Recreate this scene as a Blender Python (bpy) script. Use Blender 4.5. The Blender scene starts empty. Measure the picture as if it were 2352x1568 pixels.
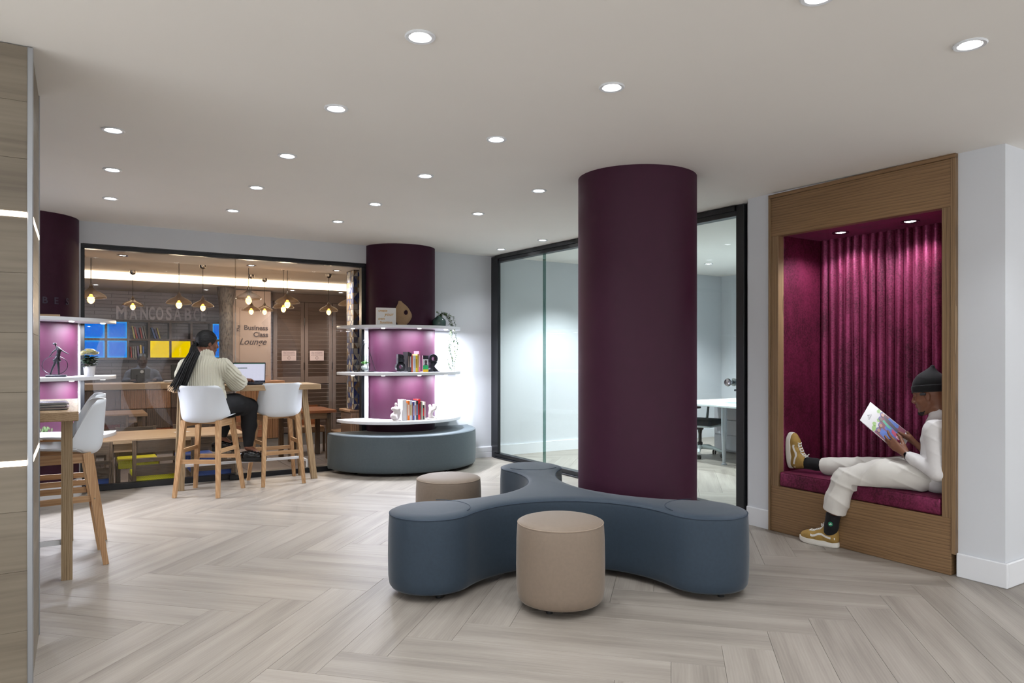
import bpy, bmesh, math, random
import numpy as np
from mathutils import Vector, Matrix
random.seed(7)
R = math.radians
sc = bpy.context.scene
COL = sc.collection

# ------------------------------------------------------------------ camera
H = 1.35
cam_d = bpy.data.cameras.new('camera'); cam = bpy.data.objects.new('camera', cam_d); COL.objects.link(cam)
cam.location = (0, 0, H); cam.rotation_euler = (R(90), 0, R(-32))
cam_d.sensor_width = 36; cam_d.lens = 36 * 1600 / 2352; cam_d.shift_y = (815 - 784) / 2352
cam_d.clip_start = .05; cam_d.clip_end = 100
sc.camera = cam
# ------------------------------------------------------------------ world, exposure
w = bpy.data.worlds.new('world'); sc.world = w; w.use_nodes = True
w.node_tree.nodes['Background'].inputs[0].default_value = (.97, .985, 1, 1)
w.node_tree.nodes['Background'].inputs[1].default_value = 1.95
sc.view_settings.view_transform = 'Standard'; sc.view_settings.look = 'None'
sc.view_settings.exposure = 0.0; sc.view_settings.gamma = 1; sc.view_settings.use_curve_mapping = False
LOUNGE_W = 28.0      # watts of one lounge downlight
cy = sc.cycles
cy.max_bounces = 6; cy.diffuse_bounces = 3; cy.glossy_bounces = 3; cy.transmission_bounces = 3; cy.use_adaptive_sampling = True; cy.adaptive_threshold = .08; cy.adaptive_min_samples = 12
cy.transparent_max_bounces = 16; cy.sample_clamp_indirect = 4; cy.use_denoising = True
cy.caustics_reflective = False; cy.caustics_refractive = False

def zc(y): return 2.575 + (y - 1.9) * .0139       # the lounge ceiling rises a little to the back

# ------------------------------------------------------------------ materials
def S(r, g, b):
    f = lambda c: (c / 255 / 12.92) if c / 255 <= .04045 else ((c / 255 + .055) / 1.055) ** 2.4
    return (f(r), f(g), f(b), 1)
MATS = {}
def base(name):
    m = bpy.data.materials.new(name); m.use_nodes = True; MATS[name] = m
    nt = m.node_tree; return m, nt, nt.nodes['Principled BSDF']
def N(nt, t, **kw):
    n = nt.nodes.new(t)
    for k, v in kw.items():
        if k.startswith('i_'): n.inputs[k[2:].replace('_', ' ')].default_value = v
        else: setattr(n, k, v)
    return n
def L(nt, a, b): nt.links.new(a, b)
def mix(nt, fac, a, b, blend='MIX'):
    n = nt.nodes.new('ShaderNodeMix'); n.data_type = 'RGBA'; n.blend_type = blend
    for idx, v in ((0, fac), (6, a), (7, b)):
        if hasattr(v, 'is_output'): nt.links.new(v, n.inputs[idx])
        else: n.inputs[idx].default_value = v
    return n.outputs[2]
def ramp(nt, fac, stops):
    n = nt.nodes.new('ShaderNodeValToRGB'); e = n.color_ramp.elements
    while len(e) < len(stops): e.new(.5)
    for k, (p, c) in enumerate(stops): e[k].position = p; e[k].color = c
    nt.links.new(fac, n.inputs[0]); return n.outputs[0]
def plain(name, col, rough=.5, metal=0, var=.0, vscale=8, bump=0, bscale=200, sheen=0, sheen_tint=None, spec=None, coat=0):
    m, nt, p = base(name)
    p.inputs['Base Color'].default_value = col; p.inputs['Roughness'].default_value = rough; p.inputs['Metallic'].default_value = metal
    if spec is not None: p.inputs['Specular IOR Level'].default_value = spec
    if coat: p.inputs['Coat Weight'].default_value = coat; p.inputs['Coat Roughness'].default_value = .15
    tc = N(nt, 'ShaderNodeTexCoord')
    if var:
        n = N(nt, 'ShaderNodeTexNoise'); n.inputs['Scale'].default_value = vscale; n.inputs['Detail'].default_value = 4
        L(nt, tc.outputs['Object'], n.inputs['Vector'])
        lo = tuple(c * (1 - var) for c in col[:3]) + (1,); hi = tuple(min(1, c * (1 + var)) for c in col[:3]) + (1,)
        L(nt, ramp(nt, n.outputs[0], [(.3, lo), (.7, hi)]), p.inputs['Base Color'])
    if bump:
        n = N(nt, 'ShaderNodeTexNoise'); n.inputs['Scale'].default_value = bscale; n.inputs['Detail'].default_value = 3
        L(nt, tc.outputs['Object'], n.inputs['Vector'])
        b = N(nt, 'ShaderNodeBump'); b.inputs['Strength'].default_value = bump; b.inputs['Distance'].default_value = .002
        L(nt, n.outputs[0], b.inputs['Height']); L(nt, b.outputs[0], p.inputs['Normal'])
    if sheen:
        p.inputs['Sheen Weight'].default_value = sheen; p.inputs['Sheen Roughness'].default_value = .35
        if sheen_tint: p.inputs['Sheen Tint'].default_value = sheen_tint
    return m
def emit(name, col, strength, sample=False):
    m, nt, p = base(name)
    p.inputs['Base Color'].default_value = (0, 0, 0, 1); p.inputs['Emission Color'].default_value = col; p.inputs['Emission Strength'].default_value = strength
    if not sample: m.cycles.emission_sampling = 'NONE'
    return m
def wood(name, dark, mid, light, axis='X', scale=1.0, rough=.45, per_object=False, cathedral=.5, bump=.15, tone=.12, fine=.55, broad=.45):
    """grain running along one local axis"""
    m, nt, p = base(name); p.inputs['Roughness'].default_value = rough
    tc = N(nt, 'ShaderNodeTexCoord'); vec = tc.outputs['Object']
    if per_object:
        oi = N(nt, 'ShaderNodeObjectInfo')
        mu = N(nt, 'ShaderNodeVectorMath', operation='SCALE'); mu.inputs[0].default_value = (37, 91, 53); L(nt, oi.outputs['Random'], mu.inputs['Scale'])
        ad = N(nt, 'ShaderNodeVectorMath', operation='ADD'); L(nt, vec, ad.inputs[0]); L(nt, mu.outputs[0], ad.inputs[1]); vec = ad.outputs[0]
    def mapped(al, ac):
        mp = N(nt, 'ShaderNodeMapping'); s = {'X': (al, ac, ac), 'Y': (ac, al, ac), 'Z': (ac, ac, al)}[axis]
        mp.inputs['Scale'].default_value = tuple(q * scale for q in s); L(nt, vec, mp.inputs[0]); return mp.outputs[0]
    n1 = N(nt, 'ShaderNodeTexNoise'); n1.inputs['Scale'].default_value = 1; n1.inputs['Detail'].default_value = 6; n1.inputs['Roughness'].default_value = .65
    L(nt, mapped(2.2, 55), n1.inputs['Vector'])
    n2 = N(nt, 'ShaderNodeTexNoise'); n2.inputs['Scale'].default_value = 1; n2.inputs['Detail'].default_value = 3
    L(nt, mapped(.9, 9), n2.inputs['Vector'])
    wv = N(nt, 'ShaderNodeTexWave', wave_type='RINGS'); wv.rings_direction = axis
    wv.inputs['Scale'].default_value = 9; wv.inputs['Distortion'].default_value = 6; wv.inputs['Detail'].default_value = 3; wv.inputs['Detail Scale'].default_value = 1.2
    L(nt, mapped(.35, 3), wv.inputs['Vector'])
    a = N(nt, 'ShaderNodeMath', operation='MULTIPLY'); L(nt, wv.outputs[1], a.inputs[0]); a.inputs[1].default_value = cathedral * .35
    b = N(nt, 'ShaderNodeMath', operation='MULTIPLY_ADD'); L(nt, n1.outputs[0], b.inputs[0]); b.inputs[1].default_value = fine; L(nt, a.outputs[0], b.inputs[2])
    c = N(nt, 'ShaderNodeMath', operation='MULTIPLY_ADD'); L(nt, n2.outputs[0], c.inputs[0]); c.inputs[1].default_value = broad; L(nt, b.outputs[0], c.inputs[2])
    col = ramp(nt, c.outputs[0], [(.34, dark), (.52, mid), (.72, light)])
    if per_object:
        hs = N(nt, 'ShaderNodeHueSaturation'); L(nt, col, hs.inputs['Color'])
        mr = N(nt, 'ShaderNodeMapRange'); mr.inputs['To Min'].default_value = 1 - tone; mr.inputs['To Max'].default_value = 1 + tone
        L(nt, oi.outputs['Random'], mr.inputs[0]); L(nt, mr.outputs[0], hs.inputs['Value']); col = hs.outputs[0]
    L(nt, col, p.inputs['Base Color'])
    if bump:
        bm = N(nt, 'ShaderNodeBump'); bm.inputs['Strength'].default_value = bump; bm.inputs['Distance'].default_value = .002
        L(nt, n1.outputs[0], bm.inputs['Height']); L(nt, bm.outputs[0], p.inputs['Normal'])
    return m
def glass(name, tint, refl=1.0, base_r=.04):
    m, nt, p = base(name); out = nt.nodes['Material Output']
    tr = N(nt, 'ShaderNodeBsdfTransparent'); tr.inputs[0].default_value = tint
    gl = N(nt, 'ShaderNodeBsdfGlossy'); gl.inputs['Roughness'].default_value = 0
    lw = N(nt, 'ShaderNodeLayerWeight'); lw.inputs[0].default_value = .5
    pw = N(nt, 'ShaderNodeMath', operation='POWER'); L(nt, lw.outputs['Facing'], pw.inputs[0]); pw.inputs[1].default_value = 5
    ma = N(nt, 'ShaderNodeMath', operation='MULTIPLY_ADD'); L(nt, pw.outputs[0], ma.inputs[0]); ma.inputs[1].default_value = .9 * refl; ma.inputs[2].default_value = base_r * refl
    mx = N(nt, 'ShaderNodeMixShader'); L(nt, ma.outputs[0], mx.inputs[0]); L(nt, tr.outputs[0], mx.inputs[1]); L(nt, gl.outputs[0], mx.inputs[2])
    L(nt, mx.outputs[0], out.inputs[0]); return m
def film(name, col, alpha):
    m, nt, p = base(name); p.inputs['Base Color'].default_value = col; p.inputs['Alpha'].default_value = alpha; p.inputs['Roughness'].default_value = .6
    return m
def velvet(name, dark, light):
    m, nt, p = base(name); p.inputs['Roughness'].default_value = .55
    tc = N(nt, 'ShaderNodeTexCoord')
    n = N(nt, 'ShaderNodeTexNoise'); n.inputs['Scale'].default_value = 5; n.inputs['Detail'].default_value = 8; n.inputs['Roughness'].default_value = .7
    mp = N(nt, 'ShaderNodeMapping'); mp.inputs['Scale'].default_value = (1, 1, .45); L(nt, tc.outputs['Object'], mp.inputs[0]); L(nt, mp.outputs[0], n.inputs['Vector'])
    f = N(nt, 'ShaderNodeTexNoise'); f.inputs['Scale'].default_value = 90; f.inputs['Detail'].default_value = 4; L(nt, tc.outputs['Object'], f.inputs['Vector'])
    s = N(nt, 'ShaderNodeMath', operation='MULTIPLY_ADD'); L(nt, f.outputs[0], s.inputs[0]); s.inputs[1].default_value = .38
    h = N(nt, 'ShaderNodeMath', operation='MULTIPLY'); L(nt, n.outputs[0], h.inputs[0]); h.inputs[1].default_value = .62; L(nt, h.outputs[0], s.inputs[2])
    L(nt, ramp(nt, s.outputs[0], [(.35, dark), (.68, light)]), p.inputs['Base Color'])
    p.inputs['Sheen Weight'].default_value = .4; p.inputs['Sheen Roughness'].default_value = .28; p.inputs['Sheen Tint'].default_value = S(214, 110, 160)
    p.inputs['Specular IOR Level'].default_value = .25
    b = N(nt, 'ShaderNodeBump'); b.inputs['Strength'].default_value = .35; b.inputs['Distance'].default_value = .004; L(nt, s.outputs[0], b.inputs['Height']); L(nt, b.outputs[0], p.inputs['Normal'])
    g = N(nt, 'ShaderNodeBsdfGlossy'); g.inputs['Color'].default_value = S(206, 92, 150); g.inputs['Roughness'].default_value = .47; L(nt, b.outputs[0], g.inputs['Normal'])
    mx = N(nt, 'ShaderNodeMixShader'); L(nt, ramp(nt, s.outputs[0], [(.40, (.04, .04, .04, 1)), (.60, (.28, .28, .28, 1))]), mx.inputs[0]); L(nt, p.outputs[0], mx.inputs[1]); L(nt, g.outputs[0], mx.inputs[2]); L(nt, mx.outputs[0], nt.nodes['Material Output'].inputs[0])
    return m
def oak(name, along, across, dark, mid, light):
    """fine streaked oak: thin dark lines that wander along the board"""
    m, nt, p = base(name); p.inputs['Roughness'].default_value = .45
    tc = N(nt, 'ShaderNodeTexCoord'); mp = N(nt, 'ShaderNodeMapping'); sc3 = [1.0, 1.0, 1.0]; sc3['XYZ'.index(along)] = .16; mp.inputs['Scale'].default_value = sc3; L(nt, tc.outputs['Object'], mp.inputs[0])
    wv = N(nt, 'ShaderNodeTexWave', wave_type='BANDS'); wv.bands_direction = across; wv.wave_profile = 'SAW'
    wv.inputs['Scale'].default_value = 16; wv.inputs['Distortion'].default_value = 7; wv.inputs['Detail'].default_value = 2.5; wv.inputs['Detail Scale'].default_value = .55; wv.inputs['Detail Roughness'].default_value = .55; L(nt, mp.outputs[0], wv.inputs['Vector'])
    mp2 = N(nt, 'ShaderNodeMapping'); sc4 = [140, 140, 140]; sc4['XYZ'.index(along)] = 3; mp2.inputs['Scale'].default_value = sc4; L(nt, tc.outputs['Object'], mp2.inputs[0])
    n1 = N(nt, 'ShaderNodeTexNoise'); n1.inputs['Scale'].default_value = 1; n1.inputs['Detail'].default_value = 4; L(nt, mp2.outputs[0], n1.inputs['Vector'])
    n2 = N(nt, 'ShaderNodeTexNoise'); n2.inputs['Scale'].default_value = 2.5; n2.inputs['Detail'].default_value = 2; L(nt, mp.outputs[0], n2.inputs['Vector'])
    c1 = ramp(nt, wv.outputs[1], [(.0, dark), (.22, mid), (1, light)])
    c2 = mix(nt, .30, c1, ramp(nt, n1.outputs[0], [(.35, dark), (.6, light)]))
    c3 = mix(nt, .25, c2, ramp(nt, n2.outputs[0], [(.35, dark), (.65, light)]))
    L(nt, c3, p.inputs['Base Color'])
    bm = N(nt, 'ShaderNodeBump'); bm.inputs['Strength'].default_value = .15; bm.inputs['Distance'].default_value = .002; L(nt, n1.outputs[0], bm.inputs['Height']); L(nt, bm.outputs[0], p.inputs['Normal'])
    return m

white_wall = plain('white_wall_paint', S(216, 219, 224), .75, var=.015, vscale=2, bump=.06, bscale=120)
ceil_paint = plain('ceiling_paint', S(246, 243, 238), .85, var=.01, vscale=1.5)
trim_white = plain('trim_white', S(232, 234, 238), .45)
black_frame = plain('black_frame', S(17, 19, 25), .35, bump=.03)
plum = plain('plum_paint', S(55, 13, 39), .6, var=.05, vscale=14, bump=.12, bscale=300, spec=.35, sheen=.06, sheen_tint=S(236, 190, 236))
floor_wood = wood('floor_oak', S(127, 119, 111), S(148, 140, 131), S(164, 156, 147), 'X', 1.0, .44, True, .14, .08, .04, .34, .66)
pillar_wood = wood('pillar_oak', S(98, 88, 76), S(120, 110, 95), S(133, 123, 108), 'X', .8, .45, True, .12, .08, .06, .36, .64)
niche_wood_h = oak('niche_oak_horizontal', 'Y', 'Z', S(80, 58, 38), S(128, 98, 67), S(154, 122, 87))
niche_wood_v = oak('niche_oak_vertical', 'Z', 'Y', S(84, 62, 41), S(132, 104, 73), S(158, 129, 95))
beech = wood('beech', S(162, 120, 82), S(186, 144, 102), S(204, 166, 124), 'Z', 1.0, .45, True, .4, .08, .04)
beech_x = wood('beech_rail', S(162, 120, 82), S(186, 144, 102), S(204, 166, 124), 'X', 1.0, .45, True, .4, .08, .04)
pine = wood('pine_top', S(136, 108, 76), S(166, 136, 102), S(186, 158, 124), 'X', 1.0, .5, False, .7, .12)
pine_z = wood('pine_leg', S(116, 94, 66), S(148, 124, 92), S(172, 148, 116), 'Z', 1.2, .55, True, .9, .2)
velvet_m = velvet('plum_velvet', S(52, 8, 25), S(102, 24, 52))
blue_fabric = plain('blue_fabric', S(49, 62, 75), .6, var=.06, vscale=60, bump=.25, bscale=700, sheen=.25, spec=.3)
grey_fabric = plain('grey_fabric', S(88, 99, 105), .6, var=.05, vscale=60, bump=.25, bscale=700, sheen=.25, spec=.3)
beige_fabric = plain('beige_fabric', S(130, 115, 101), .55, var=.04, vscale=60, bump=.22, bscale=700, sheen=.2, spec=.35)
black_plastic = plain('black_plastic', S(22, 22, 24), .4)
white_plastic = plain('white_plastic', S(224, 229, 236), .38, bump=.05, bscale=500)
shelf_white = plain('shelf_white', S(236, 238, 244), .3)
steel = plain('steel', S(190, 194, 200), .25, 1)
silver_paint = plain('silver_paint', S(170, 176, 182), .35, .6)
led_white = emit('led_white', (1, .98, .95, 1), 6)
led_warm = emit('led_warm', S(255, 236, 214), 5)
lens_emit = emit('downlight_lens', (.93, .97, 1, 1), 22)
glass_clear = glass('glass_clear', (.95, .96, .96, 1), .28)
glass_office = glass('glass_office', (.93, .975, .965, 1), .5)
skin_m = plain('skin_brown', S(126, 82, 60), .5, var=.08, vscale=30, bump=.05, bscale=500)
skin_f = plain('skin_woman', S(124, 80, 60), .5, var=.06, vscale=30)
skin_d = plain('skin_dark', S(52, 32, 26), .5)
white_cloth = plain('white_cloth', S(222, 219, 219), .8, var=.02, vscale=10, bump=.3, bscale=60, sheen=.2)
white_trouser = plain('cream_trousers', S(216, 212, 206), .85, var=.03, vscale=10, bump=.3, bscale=50)
black_cloth = plain('black_cloth', S(10, 11, 15), .85, bump=.2, bscale=300, sheen=.1)
black_shiny = plain('black_patent', S(12, 12, 14), .12)
mustard = plain('mustard_suede', S(160, 128, 66), .8, var=.06, vscale=60)
hair_m = plain('black_hair', S(9, 8, 11), .55, bump=.5, bscale=250)

# ------------------------------------------------------------------ mesh builder
class MB:
    def __init__(s): s.v = []; s.f = []; s.m = []
    def add(s, v, f, mi=0):
        o = len(s.v); s.v += [tuple(q) for q in v]; s.f += [tuple(i + o for i in q) for q in f]; s.m += [mi] * len(f); return s
    def box(s, x0, x1, y0, y1, z0, z1, mi=0):
        v = [(x, y, z) for z in (z0, z1) for y in (y0, y1) for x in (x0, x1)]
        return s.add(v, [(0, 2, 3, 1), (4, 5, 7, 6), (0, 1, 5, 4), (2, 6, 7, 3), (0, 4, 6, 2), (1, 3, 7, 5)], mi)
    def bev(s, x0, x1, y0, y1, z0, z1, c=.004, mi=0, seg=1):
        bm = bmesh.new(); bmesh.ops.create_cube(bm, size=1)
        for q in bm.verts: q.co = Vector(((x0 + x1) / 2 + q.co.x * (x1 - x0), (y0 + y1) / 2 + q.co.y * (y1 - y0), (z0 + z1) / 2 + q.co.z * (z1 - z0)))
        bmesh.ops.bevel(bm, geom=list(bm.edges), offset=c, segments=seg, affect='EDGES', profile=.5)
        s.bm(bm, mi); return s
    def bm(s, bm, mi=0, mat=None):
        if mat is not None: bmesh.ops.transform(bm, matrix=mat, verts=bm.verts)
        bm.verts.index_update(); s.add([q.co[:] for q in bm.verts], [[q.index for q in f.verts] for f in bm.faces], mi); bm.free(); return s
    def prism(s, poly, z0, z1, mi=0):
        n = len(poly); v = [(x, y, z0) for x, y in poly] + [(x, y, z1) for x, y in poly]
        return s.add(v, [tuple(range(n - 1, -1, -1)), tuple(range(n, 2 * n))] + [(i, (i + 1) % n, n + (i + 1) % n, n + i) for i in range(n)], mi)
    def rings(s, rings, cap0=True, cap1=True, closed=True, mi=0):
        n = len(rings[0]); v = [p for r in rings for p in r]; f = []
        for k in range(len(rings) - 1):
            for i in range(n if closed else n - 1):
                j = (i + 1) % n; f.append((k * n + i, k * n + j, (k + 1) * n + j, (k + 1) * n + i))
        if cap0: f.append(tuple(range(n - 1, -1, -1)))
        if cap1: f.append(tuple((len(rings) - 1) * n + i for i in range(n)))
        return s.add(v, f, mi)
    def lathe(s, prof, n=32, c=(0, 0, 0), cap0=True, cap1=True, mi=0, a0=0, a1=360):
        full = a1 - a0 >= 360; k = n if full else n + 1
        rs = [[(c[0] + r * math.cos(R(a0 + (a1 - a0) * i / n)), c[1] + r * math.sin(R(a0 + (a1 - a0) * i / n)), c[2] + z) for i in range(k)] for r, z in prof]
        return s.rings(rs, cap0 and full, cap1 and full, full, mi)
    def tube(s, pts, r, n=8, cap=True, mi=0, closed=False):
        pts = [Vector(p) for p in pts]; m = len(pts); rr = r if isinstance(r, (list, tuple)) else [r] * m
        up = None; rs = []
        for i, p in enumerate(pts):
            if closed: t = pts[(i + 1) % m] - pts[i - 1]
            else: t = pts[min(i + 1, m - 1)] - pts[max(i - 1, 0)]
            t = t.normalized() if t.length > 1e-9 else Vector((0, 0, 1))
            if up is None:
                up = Vector((0, 0, 1)) if abs(t.z) < .9 else Vector((1, 0, 0))
            a = (up - t * up.dot(t)); a = a.normalized() if a.length > 1e-6 else t.orthogonal().normalized(); up = a; b = t.cross(a)
            rs.append([tuple(p + rr[i] * (a * math.cos(2 * math.pi * k / n) + b * math.sin(2 * math.pi * k / n))) for k in range(n)])
        if closed: rs.append(rs[0]); return s.rings(rs, False, False, True, mi)
        return s.rings(rs, cap, cap, True, mi)
    def beam(s, p0, p1, wx, wy, up=(0, 0, 1), w1=None, mi=0):
        """a square-section bar from p0 to p1"""
        p0, p1 = Vector(p0), Vector(p1); t = (p1 - p0).normalized(); u = Vector(up)
        if abs(t.dot(u)) > .98: u = Vector((0, 1, 0))
        a = t.cross(u).normalized(); b = a.cross(t).normalized(); k = w1 or 1
        v = [tuple(p + a * sx * wx / 2 * q + b * sy * wy / 2 * q) for p, q in ((p0, 1), (p1, k)) for sx, sy in ((-1, -1), (1, -1), (1, 1), (-1, 1))]
        return s.add(v, [(3, 2, 1, 0), (4, 5, 6, 7), (0, 1, 5, 4), (1, 2, 6, 5), (2, 3, 7, 6), (3, 0, 4, 7)], mi)
    def ball(s, c, r, n=12, mi=0, sc=(1, 1, 1)):
        bm = bmesh.new(); bmesh.ops.create_uvsphere(bm, u_segments=n, v_segments=max(6, n // 2 + 1), radius=r)
        for q in bm.verts: q.co = Vector((q.co.x * sc[0], q.co.y * sc[1], q.co.z * sc[2])) + Vector(c)
        return s.bm(bm, mi)
    def mesh(s, name, smooth=35):
        me = bpy.data.meshes.new(name); me.from_pydata(s.v, [], s.f)
        bm = bmesh.new(); bm.from_mesh(me); bmesh.ops.recalc_face_normals(bm, faces=bm.faces); bm.to_mesh(me); bm.free()
        me.polygons.foreach_set('material_index', s.m)
        if smooth:
            me.polygons.foreach_set('use_smooth', [True] * len(me.polygons)); me.set_sharp_from_angle(angle=R(smooth))
        me.update(); return me
def obj(name, mb, mat, parent=None, loc=(0, 0, 0), rot=(0, 0, 0), smooth=35, label=None, kind=None):
    me = mb.mesh(name, smooth) if isinstance(mb, MB) else mb
    if mat is not None and not me.materials:
        for q in (mat if isinstance(mat, (list, tuple)) else [mat]): me.materials.append(q)
    o = bpy.data.objects.new(name, me); COL.objects.link(o); o.location = loc; o.rotation_euler = rot
    if parent is not None: o.parent = parent
    if label: o['label'] = label
    if kind: o['kind'] = kind
    return o
def tag(o, label, cat, group=None):
    o['label'] = label; o['category'] = cat
    if group: o['group'] = group
    return o
def thing(name, label, cat, loc=(0, 0, 0), rz=0, group=None):
    o = bpy.data.objects.new(name, None); COL.objects.link(o); o.location = loc; o.rotation_euler = (0, 0, rz); o.empty_display_size = .1
    return tag(o, label, cat, group)
def struct(name, mb=None, mat=None, smooth=35, label=None, loc=(0, 0, 0)):
    if mb is None:
        o = bpy.data.objects.new(name, None); COL.objects.link(o); o.location = loc
    else: o = obj(name, mb, mat, smooth=smooth)
    o['kind'] = 'structure'
    if label: o['label'] = label
    return o
def dup(root, loc, rz, label, group=None):
    r = root.copy(); COL.objects.link(r); r.location = loc; r.rotation_euler = (0, 0, rz); r['label'] = label
    if group: r['group'] = group
    for ch in list(root.children):
        c = ch.copy(); COL.objects.link(c); c.parent = r
        for g in list(ch.children):
            d = g.copy(); COL.objects.link(d); d.parent = c
    return r
def text_mesh(body, size, depth=.002, font=None, align='CENTER', shear=0, bold=0, spacing=1):
    c = bpy.data.curves.new('t', 'FONT'); c.body = body; c.size = size; c.extrude = depth / 2; c.align_x = align; c.align_y = 'CENTER'; c.shear = shear; c.offset = bold; c.space_character = spacing
    c.resolution_u = 3
    o = bpy.data.objects.new('t', c); COL.objects.link(o); dg = bpy.context.evaluated_depsgraph_get(); dg.update()
    me = bpy.data.meshes.new_from_object(o.evaluated_get(dg)); bpy.data.objects.remove(o); me.name = 'lettering'; return me
# ================================================================== STRUCTURE
# ---- floor: herringbone planks on a slab
fl = MB().box(-2.2, 9.3, -4, 8.04, -.12, -.013)
fl.box(-2.2, -.9, .2, 8.04, -.013, 0).box(-2.2, 9.3, -4, .2, -.013, 0).box(4.95, 9.3, .2, 1.9, -.013, 0).box(4.7, 4.95, .2, 1.9, -.013, 0)
floor = struct('floor', fl, floor_wood, label='pale oak herringbone plank floor of the lounge')
W, LEN, GAP = .228, 1.24, .0006
def clip(poly, rect):
    x0, x1, y0, y1 = rect
    for ax, val, sgn in ((0, x0, 1), (0, x1, -1), (1, y0, 1), (1, y1, -1)):
        out = []
        for i in range(len(poly)):
            a, b = poly[i], poly[(i + 1) % len(poly)]; da, db = (a[ax] - val) * sgn, (b[ax] - val) * sgn
            if da >= 0: out.append(a)
            if (da >= 0) != (db >= 0):
                t = da / (da - db); out.append((a[0] + (b[0] - a[0]) * t, a[1] + (b[1] - a[1]) * t))
        poly = out
        if len(poly) < 3: return []
    return poly
def area(p): return abs(sum(p[i][0] * p[(i + 1) % len(p)][1] - p[(i + 1) % len(p)][0] * p[i][1] for i in range(len(p)))) / 2
whole_plank = MB().bev(GAP, LEN - GAP, GAP, W - GAP, -.012, 0, .0006).mesh('plank'); whole_plank.materials.append(floor_wood)
c45 = math.cos(R(45)); OX, OY = 1.18, 2.944
def lay(rects):
    for k in range(-40, 60):
        for m_ in range(-8, 8):
            for vert in (0, 1):
                ox, oy = k * W + m_ * LEN, k * W - m_ * LEN
                if vert: oy += W
                ang = R(-45) if not vert else R(45)
                bx, by = OX + ox * c45 + oy * c45, OY - ox * c45 + oy * c45
                if vert: # the plank runs up: local x along +y of the pattern, so shift by its width
                    bx += W * c45; by -= W * c45
                ca, sa = math.cos(ang), math.sin(ang)
                full = [(GAP, GAP), (LEN - GAP, GAP), (LEN - GAP, W - GAP), (GAP, W - GAP)]
                wp = [(bx + x * ca - y * sa, by + x * sa + y * ca) for x, y in full]
                for rc in rects:
                    cp = clip(wp, rc); a = area(cp) if cp else 0
                    if a < .004: continue
                    if a > area(full) - 1e-4: obj('plank', whole_plank, None, floor, (bx, by, 0), (0, 0, ang))
                    else:
                        lp = [((x - bx) * ca + (y - by) * sa, -(x - bx) * sa + (y - by) * ca) for x, y in cp]
                        obj('plank', MB().prism(lp, -.012, 0), floor_wood, floor, (bx, by, 0), (0, 0, ang), smooth=0)
lay([(-.9, 4.70, .2, 8.03), (4.75, 9.14, 3.86, 8.02)])

# ---- ceiling
cm = MB(); ya, yb = -4, 8.25
cm.add([(-2.2, ya, zc(ya)), (9.3, ya, zc(ya)), (9.3, yb, zc(yb)), (-2.2, yb, zc(yb)), (-2.2, ya, zc(ya) + .1), (9.3, ya, zc(ya) + .1), (9.3, yb, zc(yb) + .1), (-2.2, yb, zc(yb) + .1)],
       [(3, 2, 1, 0), (4, 5, 6, 7), (0, 1, 5, 4), (1, 2, 6, 5), (2, 3, 7, 6), (3, 0, 4, 7)])
ceiling = struct('ceiling', cm, ceil_paint, smooth=0, label='smooth pale ceiling with rows of downlights')

# ---- walls
wb = MB().box(.03, 2.955, 8.0, 8.18, 2.445, 2.66).box(2.955, 4.76, 8.0, 8.18, 0, 2.66).box(-2.2, .03, 8.0, 8.18, 0, 2.66)
struct('wall_back', wb, white_wall, smooth=0, label='white wall around the cafe window')
wr = MB().box(4.56, 5.2, 3.512, 3.73, 0, 2.6).box(4.70, 5.2, 3.73, 3.85, 0, 2.6).box(4.56, 9.3, 1.907, 2.165, 0, 2.58).box(4.56, 5.2, 2.165, 3.512, 2.582, 2.6).box(5.14, 5.2, 2.165, 3.512, 0, 2.582)
struct('wall_right', wr, white_wall, smooth=0, label='white wall holding the velvet reading nook')
wl = MB().box(-2.3, -2.2, 3.6, 8.0, 0, 2.66)
struct('wall_left', wl, white_wall, smooth=0, label='white side wall behind the wooden pillar')
wo = MB().box(4.76, 9.3, 8.02, 8.18, 0, 2.66).box(9.14, 9.3, 3.85, 8.02, 0, 2.66).box(5.2, 9.3, 3.70, 3.86, 0, 2.63)
struct('wall_office', wo, white_wall, smooth=0, label='white walls of the glazed office')
def bboard(name, pts, h=.145, t=.018, label=None, groove=True):
    """baseboard along a polyline, the room on the left of its direction"""
    m = MB()
    for (x0, y0), (x1, y1) in zip(pts, pts[1:]):
        dx, dy = x1 - x0, y1 - y0; l = math.hypot(dx, dy); nx, ny = -dy / l, dx / l
        prof = [(0, 0), (t, 0), (t, h * .45), (t - .004, h * .47), (t - .004, h * .52), (t, h * .54), (t, h - .012), (t * .4, h), (0, h)] if groove else [(0, 0), (t, 0), (t, h - .006), (t - .006, h), (0, h)]
        m.rings([[(px + nx * o, py + ny * o, z) for o, z in prof] for px, py in ((x0, y0), (x1, y1))])
    return struct(name, m, trim_white, smooth=20, label=label)
bboard('baseboard_back', [(4.70, 7.999), (3.80, 7.999)], label='white skirting under the back wall')
bboard('baseboard_right', [(4.56, 3.512), (4.56, 3.73)][::-1] and [(4.559, 3.514), (4.559, 3.73)], label='white skirting between nook and glazed office', groove=False)
bboard('baseboard_corner', [(9.2, 1.906), (4.545, 1.906)][::-1][::-1] and [(9.2, 1.906), (4.545, 1.906)][::1], label='white skirting on the wall right of the nook', groove=False) if False else None
m = MB().bev(4.542, 4.56, 1.889, 2.165, 0, .145, .005).bev(4.56, 9.2, 1.889, 1.907, 0, .145, .005)
struct('baseboard_corner', m, trim_white, label='white skirting wrapping the wall corner right of the nook')
m = MB().box(4.78, 9.13, 8.0, 8.019, 0, .14).box(9.12, 9.139, 3.9, 8.0, 0, .14)
struct('baseboard_office', m, trim_white, smooth=0, label='white skirting inside the glazed office')

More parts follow.
